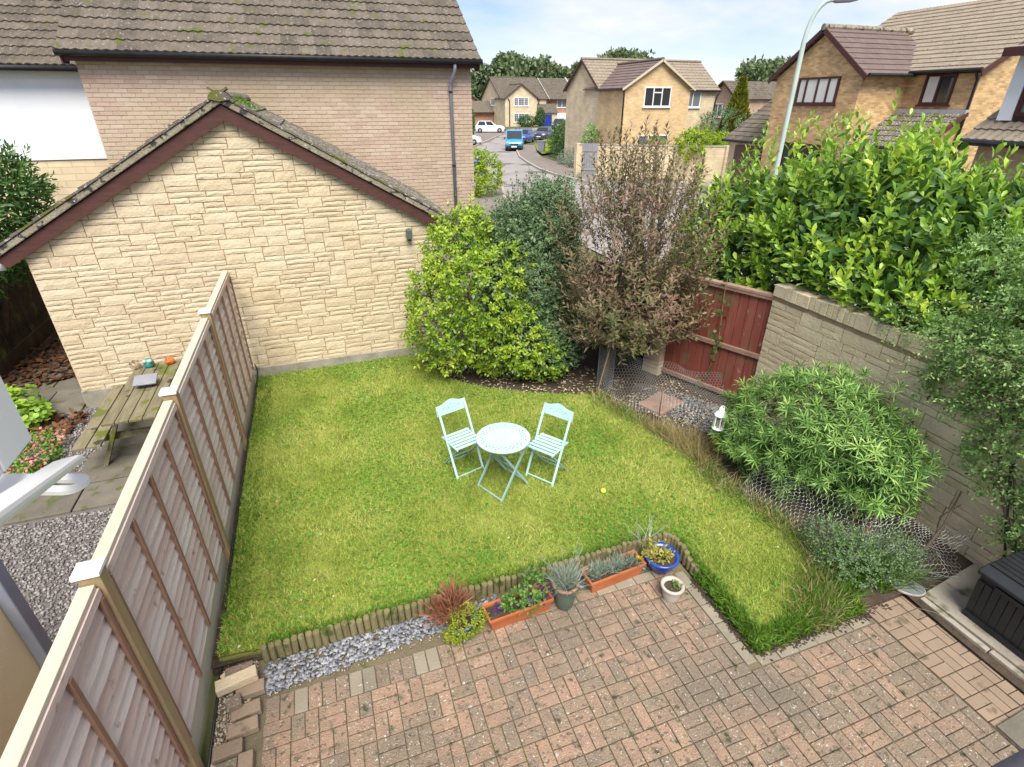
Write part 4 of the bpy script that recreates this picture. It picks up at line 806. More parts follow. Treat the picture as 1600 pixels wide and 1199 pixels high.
# ------------------------------------------------------------------ vehicles
def vehicle(label, kind, paint, loc, head, cat='car'):
    """local x forward; kind gives the side profile"""
    t = T('parked_'+cat, label, cat, (0,0,0), 'vehicles parked along the street', local=True)
    P = dict(car=dict(L=4.2,W=1.76,zr=1.44,zb=.92,hood=1.02,ws=(.75,.05),rw=(-1.35,-1.95),nose=.78),
             suv=dict(L=4.6,W=1.86,zr=1.68,zb=1.05,hood=1.12,ws=(.95,.25),rw=(-1.75,-2.15),nose=.90),
             van=dict(L=4.0,W=1.72,zr=1.82,zb=1.05,hood=1.12,ws=(1.15,.45),rw=(-1.92,-1.96),nose=.88))[kind]
    h, W = P['L']/2, P['W']/2; zb, zr = P['zb'], P['zr']
    st = [(-h,.45,zb*.9,.86),(-h+.08,.32,zb,.95),(-h+.6,.22,zb+.02,1),(-.3,.2,zb,1),(P['ws'][0],.2,zb,1),(h-.75,.22,P['hood']*.93,.98),(h-.2,.26,P['nose'],.92),(h,.34,P['nose']*.82,.8)]
    b = B(); sec = []
    for x, z0, z1, k in st:
        w_ = W*k; sec.append([(x,-w_*.93,z0),(x,-w_,(z0+z1)/2),(x,-w_*.96,z1-.06),(x,-w_*.82,z1),(x,0,z1+.03),(x,w_*.82,z1),(x,w_*.96,z1-.06),(x,w_,(z0+z1)/2),(x,w_*.93,z0)])
    V = [p for s_ in sec for p in s_]; n = 9; F = [(i*n+j, i*n+j+1, (i+1)*n+j+1, (i+1)*n+j) for i in range(len(sec)-1) for j in range(n-1)]
    F += [tuple(range(n-1, -1, -1)), tuple((len(sec)-1)*n+j for j in range(n))]; F = [f[::-1] for f in F]
    b.add(V, F); body = b.obj('body', paint, t, smooth=True)
    wf0, wf1 = P['ws']; r0, r1 = P['rw']; wt = W*(.90 if kind == 'van' else .74); wbm = W*.93
    lo = [(wf0,-wbm,zb-.02),(wf0,wbm,zb-.02),(r1,wbm*.97,zb-.02),(r1,-wbm*.97,zb-.02)]; up = [(wf1,-wt,zr-.05),(wf1,wt,zr-.05),(r0,wt,zr-.05),(r0,-wt,zr-.05)]
    top = [(wf1-.25,-wt*.85,zr),(wf1-.25,wt*.85,zr),(r0+.2,wt*.85,zr),(r0+.2,-wt*.85,zr)]
    B().add(lo+up+top, [(0,1,5,4),(1,2,6,5),(2,3,7,6),(3,0,4,7),(4,5,9,8),(5,6,10,9),(6,7,11,10),(7,4,8,11),(8,9,10,11)]).obj('roof', paint, t)
    def glass(name, q, inset=.08):
        q = [Vector(p) for p in q]; c = sum(q, Vector())/4; nn = (q[1]-q[0]).cross(q[2]-q[0]).normalized()
        if nn.dot(c-Vector((0,0,zb-.2))) < 0: nn = -nn
        q = [p.lerp(c, inset)+nn*.008 for p in q]; B().add(q, [(0,1,2,3)]).obj(name, 'glass', t)
    glass('windscreen', [lo[0],lo[1],up[1],up[0]])
    if kind != 'van': glass('rear_window', [lo[2],lo[3],up[3],up[2]])
    for sgn, (a, c, d, e) in ((-1,(0,3,7,4)),(1,(1,2,6,5))):
        A, Bq, C, D = [Vector((lo+up)[i]) for i in (a, c, d, e)]
        if kind == 'van': glass('side_window', [A.lerp(Bq,.04), A.lerp(Bq,.34), D.lerp(C,.30), D], .07)
        else:
            glass('side_window', [A.lerp(Bq,.06), A.lerp(Bq,.47), D.lerp(C,.47), D.lerp(C,.02)], .08); glass('side_window', [A.lerp(Bq,.5), A.lerp(Bq,.94), D.lerp(C,.97), D.lerp(C,.5)], .08)
        m = B(); m.obox((wf0-.1, sgn*(W+.07), zb+.08), (.05,0,0), (0,.09,0), (0,0,.06)); m.obj('wing_mirror', 'car_black_plastic' if kind == 'van' else paint, t, bev=.02)
    for x in (-h+.75, h-.82):
        for sgn in (-1, 1):
            wr = .31 if kind != 'suv' else .36; w_ = B(); c = []
            n = 18; V = []
            for yy, rr in ((0,wr*.62),(.02,wr*.95),(.06,wr),(.16,wr),(.2,wr*.95),(.2,wr*.5)):
                for j in range(n): a = 2*math.pi*j/n; V.append((x+rr*math.cos(a), sgn*(W-.20+yy), wr+rr*math.sin(a)))
            F = [(i*n+j, i*n+(j+1) % n, (i+1)*n+(j+1) % n, (i+1)*n+j) for i in range(5) for j in range(n)]
            wo = w_.add(V, F).obj('wheel', 'tyre', t, smooth=True)
            q = B(); q.add([(x+wr*.64*math.cos(2*math.pi*j/n), sgn*(W-.005), wr+wr*.64*math.sin(2*math.pi*j/n)) for j in range(n)]+[(x,sgn*(W+.012),wr)], [(j, (j+1) % n, n) for j in range(n)]); q.obj('rim', 'rim', wo)
    for sgn in (-1, 1):
        B().obox((h-.14, sgn*W*.66, P['nose']*.86), (.05,-.03*sgn,.0), (0,.20,0), (.02,0,.085)).obj('headlight', 'lens', t, bev=.02)
        B().obox((-h+.04, sgn*W*.76, zb*.86), (.03,0,0), (0,.10,0), (0,0,.13)).obj('tail_light', 'red_lens', t, bev=.02)
    B().obox((h-.03,0,.40), (.05,0,0), (0,W*.86,0), (0,0,.14)).obj('front_bumper', 'car_black_plastic' if kind in ('van','suv') else paint, t, bev=.04)
    B().obox((h+.005,0,.62 if kind != 'van' else .66), (.03,0,0), (0,.42,0), (0,0,.055)).obj('grille', 'car_black_plastic', t, bev=.02)
    B().obox((h+.035,0,.42), (.008,0,0), (0,.26,0), (0,0,.055)).obj('number_plate', 'plate', t); B().obox((-h-.012,0,.6), (.01,0,0), (0,.26,0), (0,0,.055)).obj('number_plate', 'plate', t)
    B().obox((-h+.02,0,.42), (.05,0,0), (0,W*.86,0), (0,0,.14)).obj('rear_bumper', 'car_black_plastic' if kind in ('van','suv') else paint, t, bev=.04)
    t.location = loc; t.rotation_euler = (0, 0, math.atan2(head[1], head[0])); return t
GZ = -.02
vehicle('small sky blue van parked facing down the street', 'van', 'paint_van', (19.6,54.6,GZ), (-.36,-.93), 'van')
vehicle('bright blue hatchback parked behind the sky blue van', 'car', 'paint_blue', (24.3,64.6,GZ), (-.62,-.78))
vehicle('dark grey hatchback parked behind the bright blue hatchback', 'car', 'paint_dark', (28.9,69.6,GZ), (-.62,-.78))
vehicle('white family car side on outside the pale yellow house', 'suv', 'paint_white', (27.5,88,GZ), (.95,-.3))
vehicle('black off road car near the red brick terrace', 'suv', 'paint_black', (42.5,95.4,GZ), (-.55,-.83))
vehicle('silver car half hidden beside the black off road car', 'car', 'paint_silver', (43.6,91.5,GZ), (-.45,-.89))
vehicle('white car nose showing past the pink brick house corner', 'car', 'paint_white', (16.6,63.6,GZ), (.97,-.25))
def bin_(label, loc, mat, rz=0):
    t = T('wheelie_bin', label, 'bin', loc, None, local=True); b = B()
    b.add([(-.22,-.26,.08),(.22,-.26,.08),(.22,.26,.08),(-.22,.26,.08),(-.28,-.34,.95),(.28,-.34,.95),(.28,.34,.95),(-.28,.34,.95)], [(3,2,1,0),(4,5,6,7),(0,1,5,4),(1,2,6,5),(2,3,7,6),(3,0,4,7)]); b.obj('tub', mat, t, bev=.03)
    B().ext([(-.31,-.38,.95),(.31,-.38,.95),(.31,.36,.95),(.28,.42,.95),(-.28,.42,.95),(-.31,.36,.95)], (0,0,.07)).obj('lid', mat, t, bev=.025); B().tube([(-.24,.45,.93),(.24,.45,.93)], .02, 8).obj('handle', 'gutter', t)
    for s_ in (-.25, .25): B().lathe((0,0,0), [(.1,-.03),(.1,.03)], 12).obj('wheel', 'tyre', t).matrix_basis = Matrix.Translation((s_,.24,.1)) @ Matrix.Rotation(R(90), 4, 'Y')
    t.rotation_euler = (0, 0, rz)
bin_('blue wheelie bin by the yellow shrub near the pink brick house', (9.6,32.6,.10), 'paint_blue', .4); bin_('dark wheelie bin beside the street hedge', (20.2,49.0,.1), 'pipe_grey', 1.)
# ------------------------------------------------------------------ garden ground
LZ = .12
LAWN = [(-1.36,8.95),(1.40,8.95),(1.37,8.6),(1.63,7.83),(2.13,7.25),(2.77,6.9),(3.7,6.51),(3.91,5.52),(4.3,4.62),(4.06,4.13),(4.26,3.39),(4.24,2.78),(3.95,2.32),(3.6,2.16),(3.02,2.13),(3.03,3.0),(2.98,3.44),(-1.02,3.47),(-1.36,3.5)]
grid_sheet('flower_bed', [(-1.42,3.45),(-1.42,9.0),(1.9,9.0),(1.9,12.9),(4.2,12.9),(5.1,7.1),(5.85,5.3),(5.85,1.0),(4.72,1.0),(4.72,2.1),(2.99,2.10),(2.99,3.44)], .045, 'soil', .25, .012, .08)
grid_sheet('lawn', LAWN, LZ-.015, 'lawn_base', .15, .012, .10)
lz = lambda p: LZ-.02+.012*(np.sin(p[:, 0]*2.1+1)*np.sin(p[:, 1]*1.7)+.5*np.sin(p[:, 0]*5+p[:, 1]*4))
p = polypts(LAWN, 230000); near = rng.random(len(p)) < np.clip(1.35-.10*np.hypot(p[:, 0], p[:, 1]), .35, 1); p = p[near]
gr = blades('lawn_grass', 'grass', None, p, lz(p), .050, .0085, .8); gr['kind'] = 'stuff'
p = polypts(LAWN, 30000); m = lump(np.column_stack([p*.9, p[:, :1]*0]), 3.1, .4)+rng.normal(0, .25, len(p)) > .25; p = p[m]
P = np.column_stack([p, lz(p)+.02]); D = unit(np.column_stack([rng.normal(0, 1, (len(p), 2)), rng.random(len(p))*.4])); leaf_obj('clover', 'clover', None, P, D, np.tile([0,0,1.], (len(p),1))+rng.normal(0,.25,(len(p),3)), .036, .028, 'leaf', 'stuff')
p = polypts([(-1.36,3.5),(-1.15,3.5),(-1.15,8.9),(-1.36,8.9)], 2600); blades('edge_grass', 'longgrass', None, p, LZ-.02, .07, .007, .7)
# long dry grass along the shrub border
ed = []
for a, b_ in zip(LAWN[6:13], LAWN[7:14]):
    k = 900; t = rng.random((k, 1)); ed.append(np.array(a)+(np.array(b_)-np.array(a))*t+rng.normal(0, .09, (k, 2)))
ed = np.vstack(ed); m = rng.random(len(ed)) < .5
blades('dry_border_grass', 'straw', None, ed[m], LZ-.04, .15, .006, .9, 'long'); blades('green_border_grass', 'longgrass', None, ed[~m], LZ-.04, .13, .007, .8, 'long')
p = polypts([(3.9,5.5),(4.45,4.95),(4.42,4.4),(4.1,4.3),(4.0,4.9)], 1500); blades('dry_grass_tuft', 'straw', None, p, LZ-.05, .24, .006, .8, 'long')
p = polypts([(3.2,2.12),(4.2,2.2),(4.6,2.35),(4.3,2.8),(4.1,2.6)], 2600); blades('lush_border_grass', 'longgrass', None, p, .05, .15, .008, .75, 'long')
p = polypts([(4.5,2.15),(4.95,2.15),(4.9,2.5),(4.4,2.6)], 1100); blades('lush_border_grass', 'longgrass', None, p, .04, .26, .007, .55, 'long')
e2 = np.vstack([np.column_stack([rng.uniform(-1.0,2.95,2600), 3.475+np.abs(rng.normal(0,.03,2600))]), np.column_stack([3.03+np.abs(rng.normal(0,.03,900)), rng.uniform(2.13,3.4,900)]), np.column_stack([rng.uniform(3.0,4.0,900), 2.15+np.abs(rng.normal(0,.03,900))])]); blades('edge_grass', 'longgrass', None, e2, LZ-.02, .075, .008, .9, 'long')
p = polypts(LAWN, 60); P = np.repeat(np.column_stack([p, lz(p)+.01]), 7, 0); D = unit(np.column_stack([rng.normal(0,1,(len(P),2)), .35+.2*rng.random(len(P))])); leaf_obj('lawn_weeds', 'clover', None, P, D, np.tile([0,0,1.], (len(P),1)), .055, .025, 'oval', 'stuff')
p = polypts(LAWN, 45); P = np.column_stack([p, lz(p)+.03]); D = unit(rng.normal(0,1,(45,3))*np.array([1,1,.2])); leaf_obj('scattered_leaves', 'pale_litter', None, P, D, np.tile([0,0,1.], (45,1))+rng.normal(0,.3,(45,3)), .03, .02, 'oval', 'stuff')
e3 = np.vstack([np.column_stack([3.0+rng.normal(0,.018,1800), rng.uniform(2.1,2.95,1800)]), np.column_stack([rng.uniform(2.98,4.2,2200), 2.115+rng.normal(0,.02,2200)])]); blades('edge_grass', 'longgrass', None, e3, rng.uniform(-.01,.09,len(e3)), .06, .009, 1.1, 'long'); pebbles('soil_crumbs', 'soil', None, np.vstack([np.column_stack([2.96+rng.normal(0,.03,700), rng.uniform(2.1,2.95,700)]), np.column_stack([rng.uniform(2.98,4.5,900), 2.08+rng.normal(0,.03,900)])]), .008, .012, .7)
# leaf litter in the beds
p = np.vstack([polypts([(1.5,8.6),(1.75,7.8),(2.2,7.2),(3.7,6.45),(4.6,6.7),(4,7.6),(2,8.6)], 700), polypts([(3.9,6.3),(4.6,5.2),(5.4,5.2),(5.2,6.6)], 420)])
P = np.column_stack([p, np.full(len(p), .075)]); D = unit(np.column_stack([rng.normal(0, 1, (len(p), 2)), rng.normal(0, .2, len(p))])); N = np.tile([0,0,1.], (len(p),1))+rng.normal(0,.3,(len(p),3))
leaf_obj('leaf_litter', 'pale_litter', None, P, D, N, .055, .022, 'leaf', 'stuff')
pebbles('slate_chippings', 'slate', None, polypts([(4.4,5.9),(4.75,4.9),(5.5,4.6),(5.6,5.2),(5.0,6.2)], 900), .07, .022, .35, ang=True)
B().obox((4.62,6.05,.09), (.28,.06,0), (-.05,.22,0), (0,0,.02)).obj('board', 'rust') if 0 else None
fl = tag(B().obox((4.55,5.95,.075), (.27,.10,.0), (-.08,.2,0), (0,0,.022)).obj('paving_flag', 'rail_brown', None, bev=.006), 'flat red paving flag half covered by leaves under the wire netting', 'paving slab')
# ------------------------------------------------------------------ patio
patio = T('patio', 'patio', 'patio', (1.5, 2, 0)); del patio['label'], patio['category']; patio['kind'] = 'structure'
PATIO = [(-1.0,.2),(-1.0,3.08),(2.93,3.2),(2.93,2.08),(4.14,2.08),(4.14,.2)]
b = B(); b.add([(x,y,-.012) for x, y in [(-1.36,.2),(-1.36,3.5),(2.97,3.5),(2.97,2.12),(4.75,2.12),(4.75,.2)]], [(0,5,4,3,2,1)]); b.obj('sand_bed', 'joint', patio)
it, itg = [], []
def paver(x, y, lx, ly, lst, dz=0):
    if y < .75: return
    a = random.uniform(-.012, .012); tx, ty = random.uniform(-.01, .01), random.uniform(-.01, .01)
    lst.append((0, frame((x, y, -.03+dz+random.uniform(-.003, .003)), (math.cos(a),math.sin(a),tx), (-math.sin(a),math.cos(a),ty), (-tx,-ty,1), (lx-.008, ly-.008, .07))))
MW = .201
def basket(x0, x1, y0, y1, lst, ok=lambda x, y: True, ph_=0):
    nx, ny = int((x1-x0)/MW), int((y1-y0)/MW)
    for i in range(nx):
        for j in range(ny):
            x, y = x0+(i+.5)*MW, y1-(j+.5)*MW
            if not ok(x, y): continue
            for s_ in (-1, 1):
                if (i+j+ph_) % 2: paver(x+s_*MW/4, y, MW/2, MW, lst)
                else: paver(x, y+s_*MW/4, MW, MW/2, lst)
for i in range(int(1.5/.106)): paver(-.99+i*.106+.053, 2.966, .106, .212, itg if random.random() < .3 else it)
basket(-1.0, 2.93, .7, 2.86, it)
basket(-1.0+7*MW, 2.93, 2.86, 3.073, it, ph_=1)
for i in range(11): paver(.49+i*.212+.106, 3.127, .212, .106, itg if random.random() < .4 else it)
basket(2.82, 4.23, .7, 1.97, it, ph_=1)
for j in range(5): paver(2.875, 2.07+.212*(j+.5)-.05, .106, .212, itg)
for i in range(6): paver(2.99+.206*i+.05, 2.025, .206, .10, itg)
basket(2.72, 2.95, 2.0, 2.9, it) if 0 else None
pieces(patio, 'paver', [box_proto(.035)], [q for q in it if not (q[1].translation.x > 2.82 and q[1].translation.y > 1.98)], 'paver', 'far_pavers', 300)
pieces(patio, 'edge_paver', [box_proto(.035)], itg, 'paver_grey')
it = []
for i in range(3):
    for j in range(8):
        x, y = 4.235+.185*i+.0925, .75+.185*j
        if (i+j) % 2: paver(x-.046, y, .0925, .185, it, .004); paver(x+.046, y, .0925, .185, it, .004)
        else: paver(x, y-.046, .185, .0925, it, .004); paver(x, y+.046, .185, .0925, it, .004)
pieces(patio, 'strip_paver', [box_proto(.035)], it, 'paver_new')
# moss and weeds in the joints
p = polypts([(.0,1.3),(2.8,1.0),(3.4,2.0),(.6,2.7)], 26000); gx = np.abs((p[:, 0]+1.0)/MW % 1-.0); m = (np.minimum(gx, 1-gx) < .03) | (np.abs(((2.86-p[:, 1])/MW) % 1) < .03); m &= lump(np.column_stack([p*1.3, p[:, :1]*0]), 3, 2.) > .1
blades('joint_moss', 'longgrass', None, p[m], -.004, .014, .009, 1.0)
sh = polypts([(-1.36,2.4),(-1.36,3.5),(-1.05,3.5),(-1.2,2.4)], 1500); pebbles('pea_shingle', 'shingle', None, sh, .004, .012, .8)
sp = np.vstack([polypts([(-1.0,3.10),(-1.0,3.40),(.55,3.40),(.55,3.20)], 800), polypts([(.55,3.22),(.55,3.40),(2.9,3.40),(2.9,3.2)], 560)]); pebbles('slate_chippings', 'slate', None, sp, .012, .024, .3, ang=True)
sp = polypts([(-1.0,3.08),(-1.0,3.40),(.9,3.40),(.9,3.16)], 500); pebbles('pea_shingle', 'shingle', None, sp, .006, .010, .8)
# loose bricks and stones in the corner by the fence
for i, (x, y, z, lx, ly, hz, a, m_, lab) in enumerate([(-1.20,3.36,.0,.21,.105,.065,.05,'paver','dusty brown brick lying under the yellow stone in the fence corner'),
        (-1.19,3.22,.075,.30,.10,.08,.18,'stone','long yellow walling stone lying on bricks by the fence'), (-1.20,3.05,.05,.105,.10,.07,.2,'paver','half brick standing in front of the yellow stone'),
        (-1.10,3.16,.0,.21,.105,.07,.05,'paver_new','orange brick under the right end of the yellow stone'), (-1.12,2.99,.0,.21,.105,.065,.12,'paver_new','orange paver beside the half brick'), (-1.13,2.86,.0,.21,.105,.065,.08,'paver_new','worn orange paver in the loose row along the shingle'),
        (-1.22,2.72,.0,.20,.105,.07,.06,'paver_new','pale orange paver raised on the shingle edge'), (-1.09,2.55,.0,.10,.22,.07,.03,'paver_new','upright orange paver at the end of the loose row'), (-1.22,2.54,.0,.15,.21,.06,.05,'paver','dark brown square brick beside the upright paver'), (-1.31,3.36,.0,.06,.05,.05,.6,'stone','small broken yellow stone on the shingle by the fence')]):
    o = B().obox((0,0,hz/2), (lx/2,0,0), (0,ly/2,0), (0,0,hz/2)).obj('loose_brick' if m_ != 'stone' else 'walling_stone', m_, None, bev=.008); o.location = (x, y, z+.003); o.rotation_euler = (0, 0, a); tag(o, lab, 'brick' if m_ != 'stone' else 'stone')
# log roll edging
le = T('log_edging', 'half round log edging between lawn and patio', 'edging', (1, 3.43, 0)); it = []
path = [(-1.0,3.43)]; V = []; n = 9
for zz, rr in ((-.5,1),(.44,1),(.5,.86)):
    for j in range(n): a = 2*math.pi*j/n; V.append((rr*.5*math.cos(a), rr*.5*math.sin(a), zz))
F = [(i*n+j, i*n+(j+1) % n, (i+1)*n+(j+1) % n, (i+1)*n+j) for i in range(2) for j in range(n)]+[tuple(2*n+j for j in range(n))]
x = -1.0
while x < 2.88: path.append((x, 3.435+.008*math.sin(x*3))); x += .0605
for a in (20, 45, 70, 90): path.append((2.89+.11*math.sin(R(a)), 3.325+.11*math.cos(R(a))))
y = 3.27
while y > 2.84: path.append((3.005, y)); y -= .0605
for (x, y) in path[1:]:
    h = random.uniform(.17, .205)*(1 if y > 3.1 else max(.5, (y-2.4)/.9)); tl = random.uniform(-.05, .05)
    it.append((0, frame((x, y, h/2-.01), (1,0,tl), (0,1,0), (-tl,0,1), (.06*random.uniform(.9,1.05), .06, h))))
pieces(le, 'log', [(np.array(V), F)], it, 'log', smooth=False)
# ------------------------------------------------------------------ lap fence
fe = T('lap_fence', 'weathered waney lap fence panels with posts along the lawn', 'fence', (-1.42, 5, 0)); FX = -1.44
PY = [.56, 2.65, 4.73, 6.81]; FT = 1.93
for y in PY:
    po = B().box(FX-.045, FX+.062, y-.045, y+.045, -.05, FT+.08).obj('post', 'post', fe, bev=.006)
    B().add([(FX-.06,y-.06,FT+.08),(FX+.07,y-.06,FT+.08),(FX+.07,y+.06,FT+.08),(FX-.06,y+.06,FT+.08),(FX-.06,y-.06,FT+.10),(FX+.07,y-.06,FT+.10),(FX+.07,y+.06,FT+.10),(FX-.06,y+.06,FT+.10),(FX,y,FT+.125)],
            [(3,2,1,0),(0,1,5,4),(1,2,6,5),(2,3,7,6),(3,0,4,7),(4,5,8),(5,6,8),(6,7,8),(7,4,8)]).obj('post_cap', 'cap_white', po)
ends = PY+[8.93]
for a, c in zip(ends[:-1], ends[1:]):
    y0, y1 = a+.055, c-.055; z = .30; k = 0
    while z < FT-.03:
        hb = .135; nseg = 14; Vb = []; F = []
        ph_ = random.random()*9
        for i in range(nseg+1):
            y = y0+(y1-y0)*i/nseg; wv = .007*math.sin(i*1.1+ph_)+random.uniform(-.004, .004)+.004*math.sin(i*2.7+ph_)
            Vb += [(FX+.026, y, z-.012+wv), (FX+.010, y, z-.012+wv), (FX-.010, y, min(z+hb, FT-.02)), (FX-.018, y, min(z+hb, FT-.02))]
        for i in range(nseg):
            q = 4*i; F += [(q, q+4, q+6, q+2), (q+1, q, q+2, q+3), (q+5, q+1, q+3, q+7), (q, q+1, q+5, q+4)]
        B().add(Vb, [f[::-1] for f in F]).obj('board', 'board', fe); z += .105; k += 1
    B().box(FX-.015, FX+.012, y0, y1, .02, .285).obj('gravel_board', 'cream_wood', fe)
    B().box(FX-.045, FX+.03, y0, y1, FT, FT+.03).obj('top_rail', 'cream_wood', fe, bev=.004); B().box(FX+.018, FX+.040, y0, y1, FT-.055, FT-.002).obj('top_batten', 'board', fe)
    for i, f_ in enumerate((.012, .26, .5, .75, .988)):
        y = y0+(y1-y0)*f_; B().box(FX+.026, FX+.046, y-.017, y+.017, .295, FT-.06).obj('batten', 'batten', fe, bev=.003)
pc = tag(B().tube([(-1.345,2.45,.02),(-1.35,3.4,.03),(-1.365,4.5,.15),(-1.37,6,.145),(-1.37,8.0,.15),(-1.37,8.85,.16),(-1.36,8.93,.25),(-1.38,8.94,.34)], .011, 6).obj('garden_cable', 'gutter', None, smooth=True), 'black cable running along the foot of the lap fence', 'cable')
# ------------------------------------------------------------------ bistro set
def cdt_plate(outer, holes, z0, th):
    pts = []; edges = []
    for loop in [outer]+holes:
        k = len(pts); pts += [Vector(p) for p in loop]; edges += [(k+i, k+(i+1) % len(loop)) for i in range(len(loop))]
    v, e, f, *_ = delaunay_2d_cdt(pts, edges, [], 0, 1e-6)
    keep = []
    for t in f:
        c = np.array([[sum(v[i].x for i in t)/3, sum(v[i].y for i in t)/3]])
        if inpoly(c, outer)[0] and not any(inpoly(c, h)[0] for h in holes): keep.append(t)
    n = len(v); V = [(p.x, p.y, z0) for p in v]+[(p.x, p.y, z0-th) for p in v]; F = [tuple(t) for t in keep]+[tuple(i+n for i in reversed(t)) for t in keep]
    cnt = {}
    for t in keep:
        for i in range(3): e_ = (t[i], t[(i+1) % 3]); cnt[e_] = 1
    for (a, c) in cnt:
        if (c, a) not in cnt: F.append((a, a+n, c+n, c))
    return V, F
def leafhole(x, y, a, l, w_): return [(x+math.cos(a)*l*t-math.sin(a)*w_*s_, y+math.sin(a)*l*t+math.cos(a)*w_*s_) for t, s_ in ((-.5,0),(-.1,.5),(.25,.35),(.5,0),(.25,-.35),(-.1,-.5))]
bt = T('bistro_table', 'round mint green metal bistro table on the lawn', 'table', (1.61, 4.85, LZ-.03), local=True)
holes = []
for i in range(26):
    a = 2*math.pi*i/26
    for rr, da, l in ((.262,.0,.036),(.238,.11,.034),(.213,-.03,.03)): holes.append(leafhole(rr*math.cos(a+da), rr*math.sin(a+da), a+da+(1.0 if i % 2 else 2.2), l, .016))
V, F = cdt_plate([(.31*math.cos(2*math.pi*i/64), .31*math.sin(2*math.pi*i/64)) for i in range(64)], holes, .71, .004); B().add(V, F).obj('table_top', 'mint', bt)
q = B(); n = 64; V = []
for rr, zz in ((.31,.711),(.316,.703),(.312,.685),(.306,.685)):
    for j in range(n): a = 2*math.pi*j/n; V.append((rr*math.cos(a), rr*math.sin(a), zz))
q.add(V, [(i*n+j, (i+1)*n+j, (i+1)*n+(j+1) % n, i*n+(j+1) % n) for i in range(3) for j in range(n)]); q.obj('rim', 'mint', bt, smooth=True)
for sgn, w_ in ((1, .205), (-1, .18)):
    for s_ in (-1, 1): B().bar((sgn*.22, s_*w_, .69), (-sgn*.24, s_*w_, .0), .014, .026, (1,0,0)).obj('leg', 'mint_dark', bt)
    B().bar((-sgn*.23, -w_, .03), (-sgn*.23, w_, .03), .012, .02).obj('stretcher', 'mint_dark', bt); B().bar((sgn*.215, -w_, .675), (sgn*.215, w_, .675), .012, .02).obj('top_rail', 'mint_dark', bt)
B().bar((0,-.205,.352), (0,.205,.352), .01, .01).obj('pivot_rod', 'mint_dark', bt)
bt.rotation_euler = (0, 0, R(25))
def chair(label, loc, face):
    t = T('bistro_chair', label, 'chair', (0,0,0), 'mint bistro chairs', local=True)   # local -y is the front
    for i in range(6): B().box(-.19,.19,-.175+i*.062-.02,-.175+i*.062+.02,.444,.456).obj('seat_slat', 'mint', t, bev=.002)
    for s_ in (-1, 1):
        B().bar((s_*.175,-.20,.436), (s_*.175,.18,.436), .012, .018).obj('seat_rail', 'mint', t)
        B().bar((s_*.187,.205,.82), (s_*.187,-.19,.0), .012, .026, (1,0,0)).obj('back_leg', 'mint', t); B().bar((s_*.165,-.185,.44), (s_*.165,.20,.0), .012, .024, (1,0,0)).obj('leg', 'mint_dark', t)
    B().bar((-.187,-.175,.035), (.187,-.175,.035), .012, .016).obj('stretcher', 'mint', t); B().bar((-.165,.18,.025), (.165,.18,.025), .012, .016).obj('stretcher', 'mint_dark', t); B().bar((-.165,.02,.21), (.165,.02,.21), .01, .01).obj('pivot_rod', 'mint_dark', t)
    out = [(-.205,-.075),(.205,-.075),(.205,.055)]+[(.205-.41*k/14, .055+.045*(.5-.5*math.cos(2*math.pi*min(1, max(0, (k/14-.12)/.76))))) for k in range(1, 14)]+[(-.205,.055)]
    hs = []
    for sx in (-1, 1):
        for k in range(5): hs.append(leafhole(sx*(.02+k*.022), -.008+.014*math.sin(k*2.2), sx*(.8 if k % 2 else -.5), .022, .011)); hs.append(leafhole(sx*(.03+k*.02), .028-.004*k, sx*.9, .016, .008))
    hs.append(leafhole(0,.035,1.57,.022,.012)); V, F = cdt_plate(out, hs, .002, .004)
    rot = Matrix.Rotation(R(90-12), 4, 'X'); V = [tuple(rot @ Vector(v)+Vector((0,.215,.80))) for v in V]; B().add(V, F).obj('backrest', 'mint', t)
    t.location = loc; t.rotation_euler = (0, 0, math.atan2(face[0], -face[1])); return t
chair('mint metal folding chair on the garage side of the bistro table', (1.24,5.37,LZ-.03), (.29,-.96))
chair('mint metal folding chair on the shrub side of the bistro table', (2.20,4.90,LZ-.03), (-.81,-.58))
bl = T('tennis_ball', 'yellow tennis ball lying on the lawn', 'ball', (2.67,4.31,LZ+.025), local=True)
M['ball'] = pm('ball_felt', [(.50,.58,.03),(.62,.70,.06)], 20, .95, 0, .4, 200)
B().lathe((0,0,0), [(.0335*math.sin(math.pi*i/12)+1e-5, -.0335*math.cos(math.pi*i/12)) for i in range(13)], 20).obj('felt', 'ball', bl, smooth=True)
M['seam'] = pm('ball_seam', [(.75,.75,.7),(.8,.8,.76)], 5, .8, 0)
B().tube([(.0338*math.cos(a)*math.cos(.5*math.sin(2*a)), .0338*math.sin(a)*math.cos(.5*math.sin(2*a)), .0338*math.sin(.5*math.sin(2*a))) for a in np.linspace(0, 6.283, 40)], .0012, 4).obj('seam', 'seam', bl)
